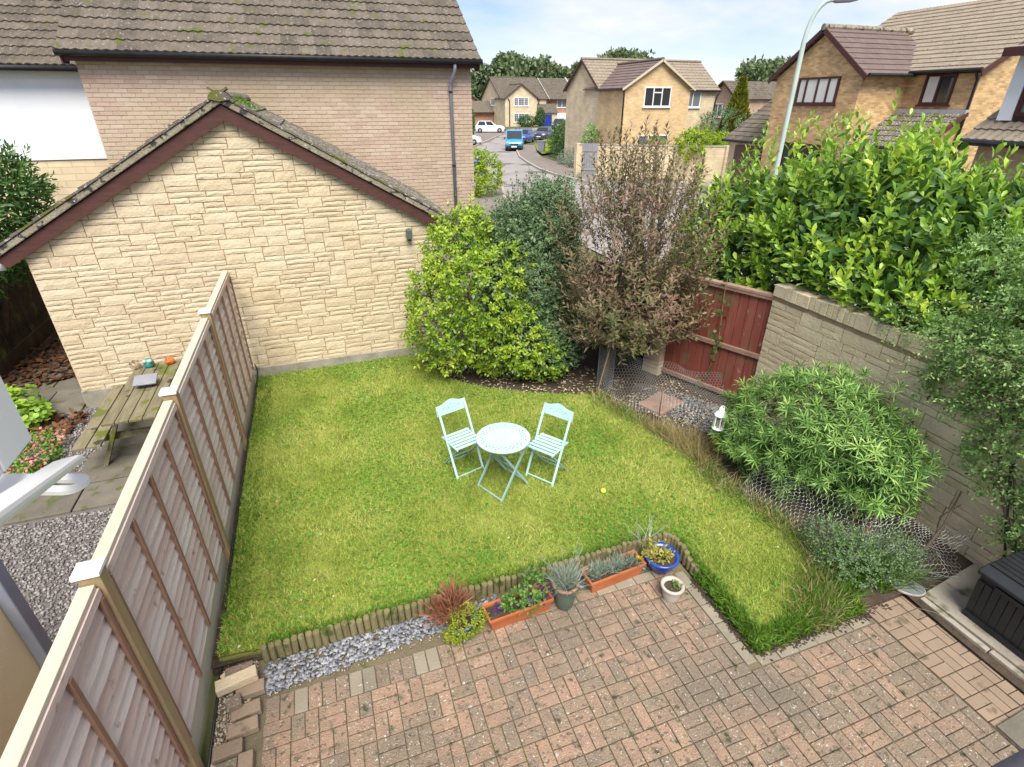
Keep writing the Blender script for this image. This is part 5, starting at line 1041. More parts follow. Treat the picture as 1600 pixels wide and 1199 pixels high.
# ------------------------------------------------------------------ pots and troughs
def trough(label, c, ang, L=.62, W=.19, H=.17):
    t = T('plant_trough', label, 'planter', (0,0,0), 'terracotta troughs', local=True); b = B()
    o0 = [(-L/2+.03,-W/2+.025,0),(L/2-.03,-W/2+.025,0),(L/2-.03,W/2-.025,0),(-L/2+.03,W/2-.025,0)]; o1 = [(-L/2,-W/2,H),(L/2,-W/2,H),(L/2,W/2,H),(-L/2,W/2,H)]
    i1 = [(-L/2+.012,-W/2+.012,H),(L/2-.012,-W/2+.012,H),(L/2-.012,W/2-.012,H),(-L/2+.012,W/2-.012,H)]; i0 = [(x*.95,y*.88,.03) for x, y, z in i1]
    b.add(o0+o1+i1+i0, [(3,2,1,0)]+[(i,(i+1)%4,4+(i+1)%4,4+i) for i in range(4)]+[(4+i,4+(i+1)%4,8+(i+1)%4,8+i) for i in range(4)]+[(8+i,8+(i+1)%4,12+(i+1)%4,12+i) for i in range(4)]+[(12,13,14,15)]); b.obj('trough_body', 'terracotta', t, bev=.006)
    q = B(); q.box(-L/2-.008,L/2+.008,-W/2-.008,-W/2+.002,H-.03,H+.004); q.box(-L/2-.008,L/2+.008,W/2-.002,W/2+.008,H-.03,H+.004); q.box(-L/2-.008,-L/2+.002,-W/2-.008,W/2+.008,H-.03,H+.003); q.box(L/2-.002,L/2+.008,-W/2-.008,W/2+.008,H-.03,H+.003); q.obj('rim', 'terracotta', t, bev=.004)
    B().box(-L/2+.016,L/2-.016,-W/2+.016,W/2-.016,H-.05,H-.03).obj('compost', 'soil', t)
    t.location = c; t.rotation_euler = (0, 0, ang); return t
def pot(name, label, c, prof, mat, rim=None, soil=.9):
    t = T(name, label, 'plant pot', (0,0,0), None, local=True); h = prof[-1][1]; r_ = prof[-1][0]
    B().lathe((0,0,0), prof+[(r_-.012,h),(r_*.9-.012,h*.75),(r_*.6,h*.5)], 28).obj('pot_body', mat, t, smooth=True)
    if rim: B().lathe((0,0,0), [(r_+.002,h-.028),(r_+.014,h-.02),(r_+.014,h),(r_,h+.006),(r_-.012,h)], 28, False).obj('rim', rim, t, smooth=True)
    B().lathe((0,0,0), [(r_*soil,h*.72),(r_*soil-.01,h*.80),(.001,h*.83)], 24).obj('compost', 'soil', t); t.location = c; return t
def tuft(t, mat, c, n, L, W, spread=.8, rad=.05, tpl='leaf', name='leaves', up=1.0):
    p = np.array(c)+np.column_stack([rng.normal(0, rad, (n, 2)), rng.random(n)*.03]); d = np.column_stack([rng.normal(0, spread, (n, 2)), np.full(n, up)])
    d[:, :2] += (p[:, :2]-np.array(c)[:2])*6
    return leaf_obj(name, mat, t, p, d, perp(unit(d)), L*(.6+.8*rng.random(n)), W, tpl, 'stuff' if n > 300 else None)
def mound(t, mat, comps, n, k, sl, L, W, tpl='leaf', name='leaves', **kw): return bush(t, mat, comps, n, k, sl, L, W, tpl, name=name, zmin=-1, **kw)
t1 = trough('terracotta trough of purple pansies between heather pot and tall green pot', (1.17,3.14,.0), R(4))
mound(t1, 'pansy_leaf', [((-.02,.0,.19),(.12,.09,.10)),((.17,.02,.24),(.11,.10,.15)),((.1,-.02,.17),(.1,.1,.08))], 130, 6, .07, .05, .028, up=.6)
tuft(t1, 'petal_purple', (.2,-.05,.24), 26, .03, .03, 1.2, .07, name='flowers'); tuft(t1, 'petal_purple', (-.22,-.02,.18), 10, .03, .03, 1.2, .03, name='flowers'); tuft(t1, 'pansy_leaf', (.16,.05,.36), 60, .06, .03, .8, .05)
t2 = trough('terracotta trough of grey lavender between tall green pot and blue bowl', (2.20,3.22,.0), R(5))
for x in (-.22, -.12, -.02, .08, .2): tuft(t2, 'lavender', (x, random.uniform(-.02,.02), .15), 150 if x < .15 else 90, .10, .007, .65, .03, 'long')
tuft(t2, 'petal_yellow', (.26,-.05,.2), 14, .03, .025, 1.2, .012, name='flowers')
tp = pot('tall_pot', 'tall dark green pot with terracotta rim holding lavender', (1.62,3.10,0), [(.075,0),(.083,.02),(.102,.14),(.115,.27),(.113,.30)], 'pot_green', 'pot_rim')
tuft(tp, 'lavender', (0,0,.265), 420, .15, .008, .55, .045, 'long')
q = B()
for i in range(26):
    a = random.uniform(0, 6.28); l = random.uniform(.25, .5); d = Vector((math.cos(a), math.sin(a), random.uniform(.5, 1.3))).normalized(); q.tube([Vector((0,0,.3)), Vector((0,0,.3))+d*l*.6, Vector((0,0,.3))+d*l+Vector((0,0,-.05))], .0018, 3)
q.obj('flower_stems', 'lavender', tp)
bb = pot('glazed_bowl', 'glossy blue ribbed bowl with yellowing plant in the edging corner', (2.72,3.18,0), [(.085,0),(.105,.035),(.13,.075),(.134,.085),(.145,.115),(.149,.125),(.158,.165),(.162,.19)], 'pot_blue', 'pot_blue')
mound(bb, 'yellow_plant', [((-.03,.0,.22),(.11,.10,.08)),((-.13,.05,.29),(.07,.07,.09))], 75, 5, .08, .045, .026, up=.5); tuft(bb, 'lavender', (-.12,.08,.25), 30, .3, .008, .6, .05, 'long')
wp_ = pot('small_pot', 'small cream pot of seedlings in front of the blue bowl', (2.62,2.84,0), [(.075,0),(.078,.02),(.095,.15),(.098,.165)], 'pot_white', 'pot_white')
tuft(wp_, 'pansy_leaf', (.03,-.01,.14), 40, .03, .02, 1.2, .025)
hp = pot('heather_pot', 'low blue pot overflowing with yellow green sedum and russet heather', (.63,3.17,0), [(.09,0),(.10,.03),(.135,.13),(.14,.16)], 'pot_blue', 'pot_blue')
mound(hp, 'sedum', [((.05,-.06,.16),(.17,.14,.12)),((-.06,-.09,.11),(.12,.10,.09))], 330, 6, .06, .028, .015, up=.8)
tuft(hp, 'heather', (-.08,.08,.14), 380, .17, .009, .8, .06, 'long'); tuft(hp, 'heather', (-.02,.1,.2), 160, .20, .01, .35, .04, 'long')
# ------------------------------------------------------------------ storage box, slab, plaque
sheet('concrete_base', [(4.86,2.02),(5.75,2.12),(5.75,.2),(4.92,.2)], .07, 'concrete', thick=.12)
b = B(); b.box(4.80,4.855,1.42,2.0,-.02,.062); b.box(4.82,4.875,.3,1.41,-.02,.058); kb = T('concrete_edging', 'pale concrete edging beside the black storage box', 'edging', (4.83,1.2,0)); b.obj('edging_strip', 'concrete', kb, bev=.006)
sheet('dark_slab', [(4.24,.98),(4.76,1.0),(4.76,.3),(4.24,.3)], .03, 'slab', thick=.05)
sb = T('storage_box', 'black resin garden storage box with plank pattern on a concrete base', 'storage box', (5.18, 1.17, .07), local=True)
BX0, BX1, BY0, BY1 = -.22, .36, -.75, .55; H_ = .48
b = B(); b.ext([(BX0+.06,BY1,0),(BX1-.03,BY1,0),(BX1,BY1,H_),(BX0,BY1,H_)], (0,BY0-BY1,0)); b.obj('tub', 'box', sb, bev=.012)
for i in range(22):
    y = BY0+.03+i*.058; B().add([(BX0+.055,y,.03),(BX0+.055,y+.05,.03),(BX0-.004,y+.05,H_-.06),(BX0-.004,y,H_-.06),(BX0+.07,y,.03),(BX0+.07,y+.05,.03),(BX0+.01,y+.05,H_-.06),(BX0+.01,y,H_-.06)], [(3,2,1,0),(0,1,5,4),(1,2,6,5),(2,3,7,6),(3,0,4,7)]).obj('side_plank', 'box', sb)
B().ext([(BX0-.03,BY1+.02,H_),(BX1+.02,BY1+.02,H_),(BX1+.02,BY1+.02,H_+.10),(BX0+.05,BY1+.02,H_+.07),(BX0-.03,BY1+.02,H_+.035)], (0,BY0-BY1-.04,0)).obj('lid', 'box', sb, bev=.012)
for i in range(9):
    x = BX0+.06+i*.055; B().add([(x,BY0,H_+.073+i*.0035),(x+.045,BY0,H_+.077+i*.0035),(x+.045,BY1,H_+.077+i*.0035),(x,BY1,H_+.073+i*.0035),(x,BY0,H_+.083+i*.0035),(x+.045,BY0,H_+.087+i*.0035),(x+.045,BY1,H_+.087+i*.0035),(x,BY1,H_+.083+i*.0035)], [(4,5,6,7),(0,1,5,4),(1,2,6,5),(2,3,7,6),(3,0,4,7)]).obj('lid_plank', 'box', sb)
B().box(BX0-.02,BX0+.02,BY0+.1,BY1-.12,H_-.055,H_-.02).obj('handle_ledge', 'box', sb, bev=.006); B().box(BX0+.035,BX0+.06,BY0,BY1,-.0,.05).obj('foot_rail', 'box', sb)
sb.scale = (1.08, 1.06, 1.08)
pq = T('slate_plaque', 'oval slate plaque with pale rim lying by the flower bed', 'plaque', (4.79,2.13,.0), local=True)
def oval(a, b_, z0, z1, n=32): return [[(a*math.cos(2*math.pi*i/n), b_*math.sin(2*math.pi*i/n), z) for i in range(n)] for z in (z0, z1)]
o_ = oval(.155,.095,.0,.022); B().ext(o_[0], (0,0,.022)).obj('rim', 'pale_cap' if 'pale_cap' in M else 'pot_white', pq, bev=.003); o_ = oval(.145,.086,.02,.03); B().ext(o_[0], (0,0,.006)).obj('slate_face', 'slate', pq); pq.rotation_euler = (R(5), R(4), R(-38)); pq.location = (4.79, 2.13, .065)
# ------------------------------------------------------------------ red gate, pillar, stone wall
GA0, GA1 = Vector((5.20,6.88,0)), Vector((5.83,5.40,0)); gd = (GA1-GA0).normalized(); gn = Vector((-gd.y*-1, gd.x*-1, 0)); gn = Vector((gd.y, -gd.x, 0))
if gn.x > 0: gn = -gn
gt = T('red_plank_screen', 'red stained plank gate with weathered rails beside the stone wall', 'gate', (5.5, 6.1, 0))
W_ = (GA1-GA0).length; npl = 12
for i in range(npl):
    c = GA0+gd*(W_*(i+.5)/npl)+gn*random.uniform(-.004, .004); B().obox(c+Z3*.94, gd*(W_/npl/2-.003), gn*.011, Z3*.86).obj('plank', 'red_wood', gt, bev=.003)
for z, m_ in ((.14,'rail_brown'),(.90,'rail_brown'),(1.80,'rail_brown')): B().obox((GA0+GA1)/2+Z3*z+gn*.033, gd*(W_/2), gn*.02, Z3*.035).obj('rail', m_, gt, bev=.004)
B().obox((GA0+GA1)/2+Z3*1.83+gn*.01, gd*(W_/2+.02), gn*.05, Z3*.02).obj('top_rail', 'rail_brown', gt, bev=.004)
pl = T('stone_pillar', 'yellow stone pillar on the tree side of the red gate', 'pillar', (5.08, 7.15, 0)); c = GA0-gd*.16
B().obox(c+Z3*.95, gd*.15, gn*.13, Z3*.95).obj('mortar_core', 'mortar', pl)
z = .0
while z < 1.85:
    h = random.choice((.075, .15)); h = min(h, 1.9-z); B().obox(c+Z3*(z+h/2), gd*(.165-random.uniform(0,.006)), gn*(.145+random.uniform(0,.008)), Z3*(h/2-.005)).obj('stone', 'stone', pl, bev=.008); z += h
tw = T('dark_plank_fence', 'dark plank fence panel beyond the stone pillar behind the tree', 'fence', (4.6,7.9,0))
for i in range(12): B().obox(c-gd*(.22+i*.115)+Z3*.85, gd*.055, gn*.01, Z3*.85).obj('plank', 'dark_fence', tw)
WX = 5.75
sw = T('stone_garden_wall', 'yellow stone garden wall with upright coping stones below the laurel hedge', 'wall', (WX, 3.2, 0))
B().box(WX+.013, WX+.20, .2, 5.42, -.05, 1.85).obj('mortar_core', 'mortar', sw)
wl_st = [s_ for s_ in coursed(.2, 5.44, 0, 1.84, .085, (.24, .55), 11, .45)]; wl_st.sort(key=lambda s_: -(s_[1]-s_[0])*(s_[3]-s_[2])*(1.5 if s_[0] > 1.8 else .5)); rest = B()
for i, (y0, y1, z0, z1) in enumerate(wl_st):
    V, F = stone_mesh(y1-y0-.010, z1-z0-.010, .04, 900+i); V = [(WX+v[1]*.45+.012, (y0+y1)/2-v[0], (z0+z1)/2+v[2]) for v in V]
    if i < 200: B().add(V, F).obj('stone', 'wall_stone', sw)
    else: rest.add(V, F)
rest.obj('small_stones', 'wall_stone', sw, kind='stuff')
y = .25
while y < 5.42:
    w_ = random.choice((.075,.085,.10,.13,.20)); h = random.uniform(.155,.19); B().obox((WX+.10+random.uniform(-.008,.008), y+w_/2, 1.85+h/2), (.115,0,0), (0,w_/2-.003,0), (0,0,h/2)).obj('coping_stone', 'wall_stone', sw, bev=.006); y += w_
# ------------------------------------------------------------------ wire netting, stakes, lantern
def hexnet(fn, U, V_, cell, r=.0018):
    """hexagonal netting over a surface fn(u,v) (metres): thin three-sided wires"""
    b = B(); h = cell; w_ = cell*.87; nu, nv = int(U/w_), int(V_/(h*.75)); seen = set()
    def pt(i, j, k):
        cx = (i+.5*(j % 2))*w_; cy = j*h*.75; a = math.pi/6+k*math.pi/3; return (cx+.5*h*math.cos(a), cy+.5*h*math.sin(a))
    for j in range(nv):
        for i in range(nu):
            for k in range(6):
                a, c = pt(i, j, k), pt(i, j, (k+1) % 6); key = (round((a[0]+c[0])*500), round((a[1]+c[1])*500))
                if key in seen: continue
                seen.add(key); b.tube([fn(*a), fn(*c)], r, 3, False)
    return b
def patch(p00, p10, p01, p11, U, V_, amp, seed):
    p00, p10, p01, p11 = map(Vector, (p00, p10, p01, p11))
    def fn(u, v):
        s_, t_ = u/U, v/V_; p = p00*(1-s_)*(1-t_)+p10*s_*(1-t_)+p01*(1-s_)*t_+p11*s_*t_
        return p+Vector((math.sin(u*9+seed+v*4), math.sin(v*11+seed*2+u*3), math.sin(u*7+v*8+seed)))*amp-Z3*(.25*s_*(1-s_))*min(U, 1)*.5
    return fn
def net(label, corners, U, V_, cell, amp, seed, extra=None):
    t = T('wire_netting', label, 'wire netting', corners[0]); hexnet(patch(*corners, U, V_, amp, seed), U, V_, cell).obj('mesh', 'wire', t); return t
net('galvanised wire netting draped from the tree stake to the red gate', ((3.75,6.5,.1),(5.35,5.35,.12),(4.1,6.9,.75),(5.45,5.75,.55)), 2.0, .75, .05, .03, 1)
net('flattened wire netting on the slate chippings below the red gate', ((3.95,6.05,.13),(4.65,4.95,.14),(4.6,6.5,.22),(5.4,5.1,.3)), 1.4, .9, .05, .035, 4)
net('wire netting sagging along the foot of the narrow leaved shrub', ((4.15,3.75,.12),(4.42,2.45,.10),(4.55,3.8,.55),(5.0,2.55,.50)), 1.4, .75, .065, .03, 2)
net('wire netting pegged by canes in front of the stone wall base', ((4.4,2.5,.10),(5.45,2.05,.08),(4.95,2.75,.48),(5.72,2.35,.45)), 1.15, .7, .06, .04, 7)
tg = T('tree_guard', 'dark wire tree guard with leaning cane round the bronze tree trunk', 'tree guard', (4.0,6.75,.05)); hexnet(lambda u, v: Vector((4.0+.13*math.cos(u/.13), 6.75+.13*math.sin(u/.13), .05+v)), .82, .75, .04, .0016).obj('mesh', 'wire', tg)
B().tube([(3.72,6.5,.05),(3.93,6.55,.9)], .009, 6).obj('cane', 'cane', tg)
def stake(label, pts, r, mat='cane'): tag(B().tube(pts, r, 6).obj('stake', mat, None, smooth=True), label, 'stake')
stake('thin rusty stake standing in the netting near the red gate', [(4.30,5.62,.03),(4.31,5.64,.62)], .007, 'rust')
stake('thick brown cane leaning in the netting below the narrow leaved shrub', [(4.52,2.55,.03),(4.7,2.62,.22),(4.93,2.70,.45)], [.013,.012,.010], 'rust')
stake('long pale dead branch leaning across the netting to the stone wall', [(5.05,2.34,.03),(5.22,2.33,.2),(5.42,2.36,.45),(5.66,2.46,.75)], [.022,.018,.014,.008], 'bark')
stake('thin dead stem leaning on the stone wall by the climber', [(5.45,2.6,.08),(5.55,2.75,.45),(5.66,2.95,.8)], [.008,.006,.004], 'bark'); stake('forked dead stem low against the stone wall', [(5.5,2.4,.1),(5.6,2.5,.4),(5.68,2.42,.6)], [.008,.006,.004], 'bark')
tag(B().tube([(5.58,1.75,.02),(5.60,2.02,.75),(5.62,2.2,1.3)], [.010,.012,.016], 8).obj('dark_pole', 'gutter', None), 'thin black pole leaning against the stone wall among climber leaves', 'pole')
ln = T('garden_lantern', 'small white lantern on a dark rod beside the narrow leaved shrub', 'lantern', (4.33,4.46,.22), local=True)
B().tube([(0,0,-.19),(0,0,.35)], .008, 6).obj('rod', 'rust', ln); B().lathe((0,0,.35), [(.075,0),(.08,.01),(.07,.025)], 8).obj('base', 'white_gloss', ln); B().lathe((0,0,.35), [(.075,.19),(.08,.20),(.045,.25),(.03,.255),(.032,.28),(.015,.30)], 8).obj('cap', 'white_gloss', ln)
for i in range(6): a = i*math.pi/3; B().tube([(.062*math.cos(a),.062*math.sin(a),.37),(.062*math.cos(a),.062*math.sin(a),.545)], .007, 5).obj('bar', 'white_gloss', ln)
B().tube([(.035*math.cos(a), 0, .64+.035*math.sin(a)) for a in np.linspace(-.4, 3.54, 14)], .005, 5).obj('handle', 'white_gloss', ln); B().lathe((0,0,.375), [(.03,0),(.03,.09),(.002,.1)], 10).obj('candle', 'pot_white', ln)
# ------------------------------------------------------------------ neighbour's garden
sheet('gravel_garden', [(-6.5,1.0),(-1.49,1.0),(-1.49,9.0),(-3.9,9.0),(-3.9,14.9),(-6.5,14.9)], -.03, 'shingle_grey')
pebbles('gravel', 'shingle_grey', None, np.vstack([polypts([(-3.9,3.2),(-1.5,2.0),(-1.5,6.1),(-3.9,6.15)], 15000), polypts([(-4.4,7.7),(-3.3,7.0),(-3.3,8.9),(-4.2,8.9)], 2600)]), -.02, .018, .7)
sbp = T('neighbour_paving', 'x', 'x', (-3,7,0)); del sbp['label'], sbp['category']; sbp['kind'] = 'structure'
for i, (x0, x1, y0, y1) in enumerate([(-3.95,-3.25,6.2,6.7),(-3.23,-2.55,6.2,6.72),(-2.53,-1.55,6.22,6.7),(-3.4,-2.7,6.74,7.5),(-2.68,-1.55,6.74,7.5),(-3.3,-1.55,7.52,8.2),(-3.3,-1.55,8.22,8.93),(-5.2,-4.5,9.0,9.9),(-4.48,-3.92,8.8,9.7),(-4.6,-3.92,9.72,10.6),(-5.4,-4.62,9.92,10.8)]):
    B().box(x0, x1, y0, y1, -.05, random.uniform(.0, .012)).obj('paving_slab', 'slab', sbp, bev=.01)
p = np.vstack([polypts([(-5.5,9.9),(-4.0,10.2),(-3.95,12.8),(-5.5,12.8)], 900), polypts([(-4.5,8.3),(-3.8,8.2),(-3.8,8.7),(-4.5,8.9)], 120)]); P = np.column_stack([p, .015+.03*rng.random(len(p))]); D = unit(np.column_stack([rng.normal(0, 1, (len(p), 2)), rng.normal(0, .25, len(p))])); leaf_obj('fallen_leaves', 'dead_leaf', None, P, D, np.tile([0,0,1.], (len(p),1))+rng.normal(0,.35,(len(p),3)), .13, .07, 'oval', 'stuff')
df = T('slatted_fence', 'dark slatted fence behind the garage in the shade', 'fence', (-5.6,11,0))
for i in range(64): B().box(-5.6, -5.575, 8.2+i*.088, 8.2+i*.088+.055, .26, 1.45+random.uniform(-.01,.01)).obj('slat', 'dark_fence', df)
B().box(-5.64,-5.60,8.2,13.9,.4,.5).obj('rail', 'dark_fence', df); B().box(-5.64,-5.60,8.2,13.9,1.2,1.3).obj('rail', 'dark_fence', df); B().box(-5.60,-5.565,8.2,13.9,-.03,.25).obj('gravel_board', 'dark_fence', df)
pt = T('picnic_table', 'mossy wooden picnic table between the lap fence and the garage wall', 'picnic table', (-2.5,7.6,0))
for i in range(5): B().box(-2.88+i*.148, -2.88+i*.148+.138, 6.80, 8.55, .715, .75).obj('top_plank', 'picnic', pt, bev=.006)
for x0 in (-3.28, -3.12, -1.95, -1.79): B().box(x0, x0+.145, 6.82, 8.6, .43, .462).obj('bench_plank', 'picnic', pt, bev=.006)
for y in (7.1, 8.25):
    for s_ in (-1, 1): B().bar((-2.5+s_*.28,y,.71), (-2.5+s_*.62,y,.0), .045, .10, (0,1,0)).obj('leg', 'picnic', pt)
    B().box(-3.25,-1.7,y+.03,y+.07,.34,.43).obj('bench_bearer', 'picnic', pt); B().box(-2.85,-2.15,y+.03,y+.07,.62,.714).obj('top_bearer', 'picnic', pt)
bpy.data.materials
M['grey_tray'] = pm('grey_tray', [(.20,.21,.23),(.28,.29,.31)], 5, .5, 0); M['teal'] = pm('teal_glaze', [(.02,.20,.20),(.05,.32,.30)], 9, .3, 0, spec=.6); M['orange'] = pm('orange_glaze', [(.55,.10,.015),(.65,.20,.03)], 9, .3, 0, spec=.6)
tr = T('grey_tray', 'grey tray resting on a dark stand on the picnic table', 'tray', (-2.58,7.72,.75)); B().obox((-2.58,7.76,.84), (.14,0,0), (0,.10,.03), (0,-.004,.012)).obj('tray', 'grey_tray', tr, bev=.006); B().box(-2.66,-2.5,7.68,7.8,.75,.80).obj('stand', 'gutter', tr, bev=.006)
ob = T('owl_ornament', 'small teal owl ornament with cream eyes on the picnic table', 'ornament', (-2.68,8.42,.75), local=True); B().lathe((0,0,0), [(.05,0),(.068,.03),(.07,.07),(.055,.11),(.03,.135),(.001,.14)], 18).obj('body', 'teal', ob, smooth=True)
for s_ in (-.035, .035): B().lathe((s_,-.05,.11), [(.001,-.03),(.024,-.02),(.03,0),(.024,.02),(.001,.03)], 12).obj('eye', 'pot_white', ob, smooth=True)
oo = T('ladybird_ornament', 'small shiny orange round ornament on the picnic table by the fence', 'ornament', (-2.42,8.44,.75), local=True); B().lathe((0,0,0), [(.045,0),(.066,.03),(.066,.06),(.045,.09),(.001,.105)], 18).obj('body', 'orange', oo, smooth=True); B().lathe((0,-.055,.06), [(.001,-.028),(.026,-.012),(.028,.006),(.001,.026)], 12).obj('head', 'orange', oo, smooth=True); B().tube([(-.012,-.06,.08),(-.02,-.07,.12)], .004, 5).obj('feeler', 'gutter', oo); B().tube([(.012,-.06,.08),(.02,-.07,.12)], .004, 5).obj('feeler', 'gutter', oo)
og_ = T('twig_ornament', 'small grey twiggy ball ornament on the picnic table end', 'ornament', (-2.86,8.42,.75), local=True); b = B()
for i in range(46):
    d = Vector(rng.normal(size=3)).normalized(); e = d.cross(Vector(rng.normal(size=3))).normalized(); b.tube([d*.06+Vector((0,0,.065))-e*.035, d*.07+Vector((0,0,.065)), d*.06+Vector((0,0,.065))+e*.035], .004, 4)
b.obj('twigs', 'cane', og_)
wl = T('wall_lamp', 'pale blue white lamp under the garage eaves on the left corner', 'lamp', (-4.2,9.3,2.1)); B().tube([(-4.28,9.28,2.12),(-4.28,9.28,2.32)], .045, 12).obj('tube', 'white_gloss', wl, smooth=True); B().box(-4.33,-3.86,9.27,9.31,2.30,2.34).obj('bracket', 'gutter', wl)
# neighbour's wall corner with downpipe
nb = T('cream_house_wall', 'cream rendered wall corner with dark grey downpipe behind the fence', 'house', (-2.4,2.5,0)); B().box(-6,-2.06,.4,2.98,-.05,2.2).obj('wall', 'curtain', nb) if 0 else B().box(-6,-2.08,.2,3.0,-.05,1.75).obj('wall', 'cream_render', nb)
B().box(-2.075,-2.01,2.96,3.06,0,2.0).obj('downpipe', 'pipe_grey', nb, bev=.01)
# open window sash beside the camera
ws = T('open_casement', 'open white window sash with slotted stay and handle', 'window', (-.6,.9,3.6))
b = B(); b.box(-.66,-.598,.35,1.02,3.615,3.74); b.box(-.66,-.598,.35,1.02,4.2,4.28); b.box(-.66,-.597,1.022,1.138,3.615,4.28); b.box(-.66,-.598,.35,.45,3.742,4.198); b.obj('frame', 'white_gloss', ws, bev=.004); B().box(-.635,-.625,.45,1.02,3.74,4.2).obj('pane', 'glass_grey', ws)
rt_d, rt_p = Vector((.943,-.334,0)), Vector((.334,.943,0)); c0 = Vector((-.512,1.02,3.572)); ol, il = [], []
for a in np.linspace(-90, 90, 9): ol.append(c0+rt_d*.027*math.cos(R(a))+rt_p*.027*math.sin(R(a))); il.append(c0+rt_d*.010*math.cos(R(a))+rt_p*.008*math.sin(R(a)))
ol = [c0-rt_d*.17-rt_p*.027]+ol+[c0-rt_d*.17+rt_p*.027]; il = [c0-rt_d*.075-rt_p*.008]+il+[c0-rt_d*.075+rt_p*.008]; n = len(ol); V = [tuple(q) for q in ol+il]+[tuple(q-Z3*.008) for q in ol+il]
F = [(i,(i+1)%n,n+(i+1)%n,n+i) for i in range(n)]+[(2*n+i,3*n+i,3*n+(i+1)%n,2*n+(i+1)%n) for i in range(n)]+[(i,2*n+i,2*n+(i+1)%n,(i+1)%n) for i in range(n)]+[(n+i,n+(i+1)%n,3*n+(i+1)%n,3*n+i) for i in range(n)]; B().add(V, F).obj('slotted_stay', 'white_gloss', ws)
h0, h1 = Vector((-.36,.55,3.835)), Vector((-.505,1.035,3.612)); hd = (h1-h0).normalized(); b = B(); b.bar(h0-hd*.25, h1-hd*.035, .046, .016); b.bar(h1-hd*.036, h1+hd*.012-Z3*.006, .040, .013); b.obj('handle', 'white_gloss', ws, bev=.006)
wg = tag(B().tube([(.243,.077,3.622),(.379,.053,3.746),(.413,.047,3.777),(.549,.023,3.901)], .035, 14).obj('window_ledge', 'ledge', None, smooth=True), 'grey rounded window ledge edge close above the patio', 'ledge')
# ------------------------------------------------------------------ shrubs and trees of the garden
def plant(name, label, cat, loc, group=None): return T(name, label, cat, loc, group)
lh = plant('laurel_hedge', 'big glossy bright green laurel hedge above the stone wall', 'hedge', (7.1,5.5,0))
LC = [((7.2,8.2,1.4),(1.0,.95,1.5)),((7.3,7.2,1.55),(1.2,1.1,1.65)),((7.2,6.1,1.75),(1.3,1.1,1.9)),((7.2,5.0,1.8),(1.35,1.1,1.9)),((7.3,3.9,1.7),(1.4,1.1,1.7)),((7.5,2.7,1.5),(1.4,1.2,1.55)),((8.2,6.0,1.6),(1.3,1.6,1.6)),((6.4,5.6,2.1),(.55,1.0,.55)),((6.45,4.4,2.05),(.55,1.0,.5)),((6.4,6.6,1.5),(.6,1.1,1.0)),((6.5,5.2,1.3),(.5,1.5,1.1)),((6.5,3.6,1.6),(.55,1.2,.9)),((6.12,4.7,2.18),(.34,.85,.3)),((6.1,3.9,2.15),(.34,.6,.28))]
def behind(p):
    g_ = -((p[:, 0]-GA0.x)*gn.x+(p[:, 1]-GA0.y)*gn.y)
    return (p[:, 2] > 2.08) | np.where(p[:, 1] > 5.42, g_ > .14, p[:, 0] > 6.1)
bush(lh, 'laurel', LC, 2700, 10, .40, .17, .070, 'oval', up=.9, lo=.74, lump_amp=.2, a0=62, a1=22, zmin=.3, individual=300, kk=4, keep=behind)
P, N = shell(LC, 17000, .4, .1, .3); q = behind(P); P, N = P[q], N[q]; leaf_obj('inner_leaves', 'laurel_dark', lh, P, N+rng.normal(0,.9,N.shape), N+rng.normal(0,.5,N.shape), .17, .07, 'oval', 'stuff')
# taller shoots breaking the outline
Pt = np.array([(6.8+random.uniform(-.5,.9), y, 2.72+.85*math.exp(-((y-5.9)/2.3)**2)+random.uniform(-.15,.25)) for y in np.linspace(2.6, 8.6, 46)]); Dt = unit(np.column_stack([rng.normal(0,.25,(46,2)), np.ones(46)])); p, d, n_, t_ = shoots(Pt, Dt, .5, 11, 65, 20); leaf_obj('top_shoots', 'laurel', lh, p, d, n_, .14*(1.15-.5*t_), .055*(1.15-.5*t_), 'oval', 'stuff')
stems(lh, (7.2,5.5,0), [(7.0,y,2.4) for y in (2.8,4,5,6,7,8)], .06, .02)
gb = plant('golden_bush', 'rounded golden green leafy bush in front of the garage corner', 'bush', (2.2,7.9,0))
GC_ = [((1.98,7.95,1.15),(.95,.72,1.05)),((1.98,8.1,1.9),(.55,.5,.75)),((2.75,7.65,.7),(.72,.62,.66)),((2.3,7.7,1.5),(.75,.6,.8)),((2.15,8.2,2.35),(.45,.4,.45)),((3.15,7.35,.5),(.45,.4,.45))]
bush(gb, 'gold', GC_, 2100, 8, .16, .078, .046, 'leaf', up=.35, lo=.70, lump_amp=.26, zmin=.12, jit=.9, a0=80, a1=35)
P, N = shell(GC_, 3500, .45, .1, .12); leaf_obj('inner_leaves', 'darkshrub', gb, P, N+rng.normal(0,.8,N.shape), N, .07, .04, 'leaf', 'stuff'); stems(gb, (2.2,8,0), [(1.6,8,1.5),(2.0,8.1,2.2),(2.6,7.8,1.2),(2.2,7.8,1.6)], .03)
Pt = np.array([(1.62+random.random()*.8, 8.1+random.uniform(-.2,.2), 2.35+random.random()*.35) for i in range(26)]); p, d, n_, t_ = shoots(Pt, unit(np.column_stack([rng.normal(0,.35,(26,2)), np.ones(26)])), .3, 8, 70, 30); leaf_obj('top_shoots', 'gold', gb, p, d, n_, .07, .04, 'leaf', 'stuff')
ds = plant('dark_shrub', 'dense dark green small leaved shrub between golden bush and bronze tree', 'bush', (3.25,8.0,0))
DC = [((3.2,8.05,1.4),(.85,.75,1.4)),((2.95,8.15,2.2),(.55,.5,.62)),((3.45,8.05,2.4),(.55,.5,.75)),((3.35,7.55,.6),(.55,.5,.6))]
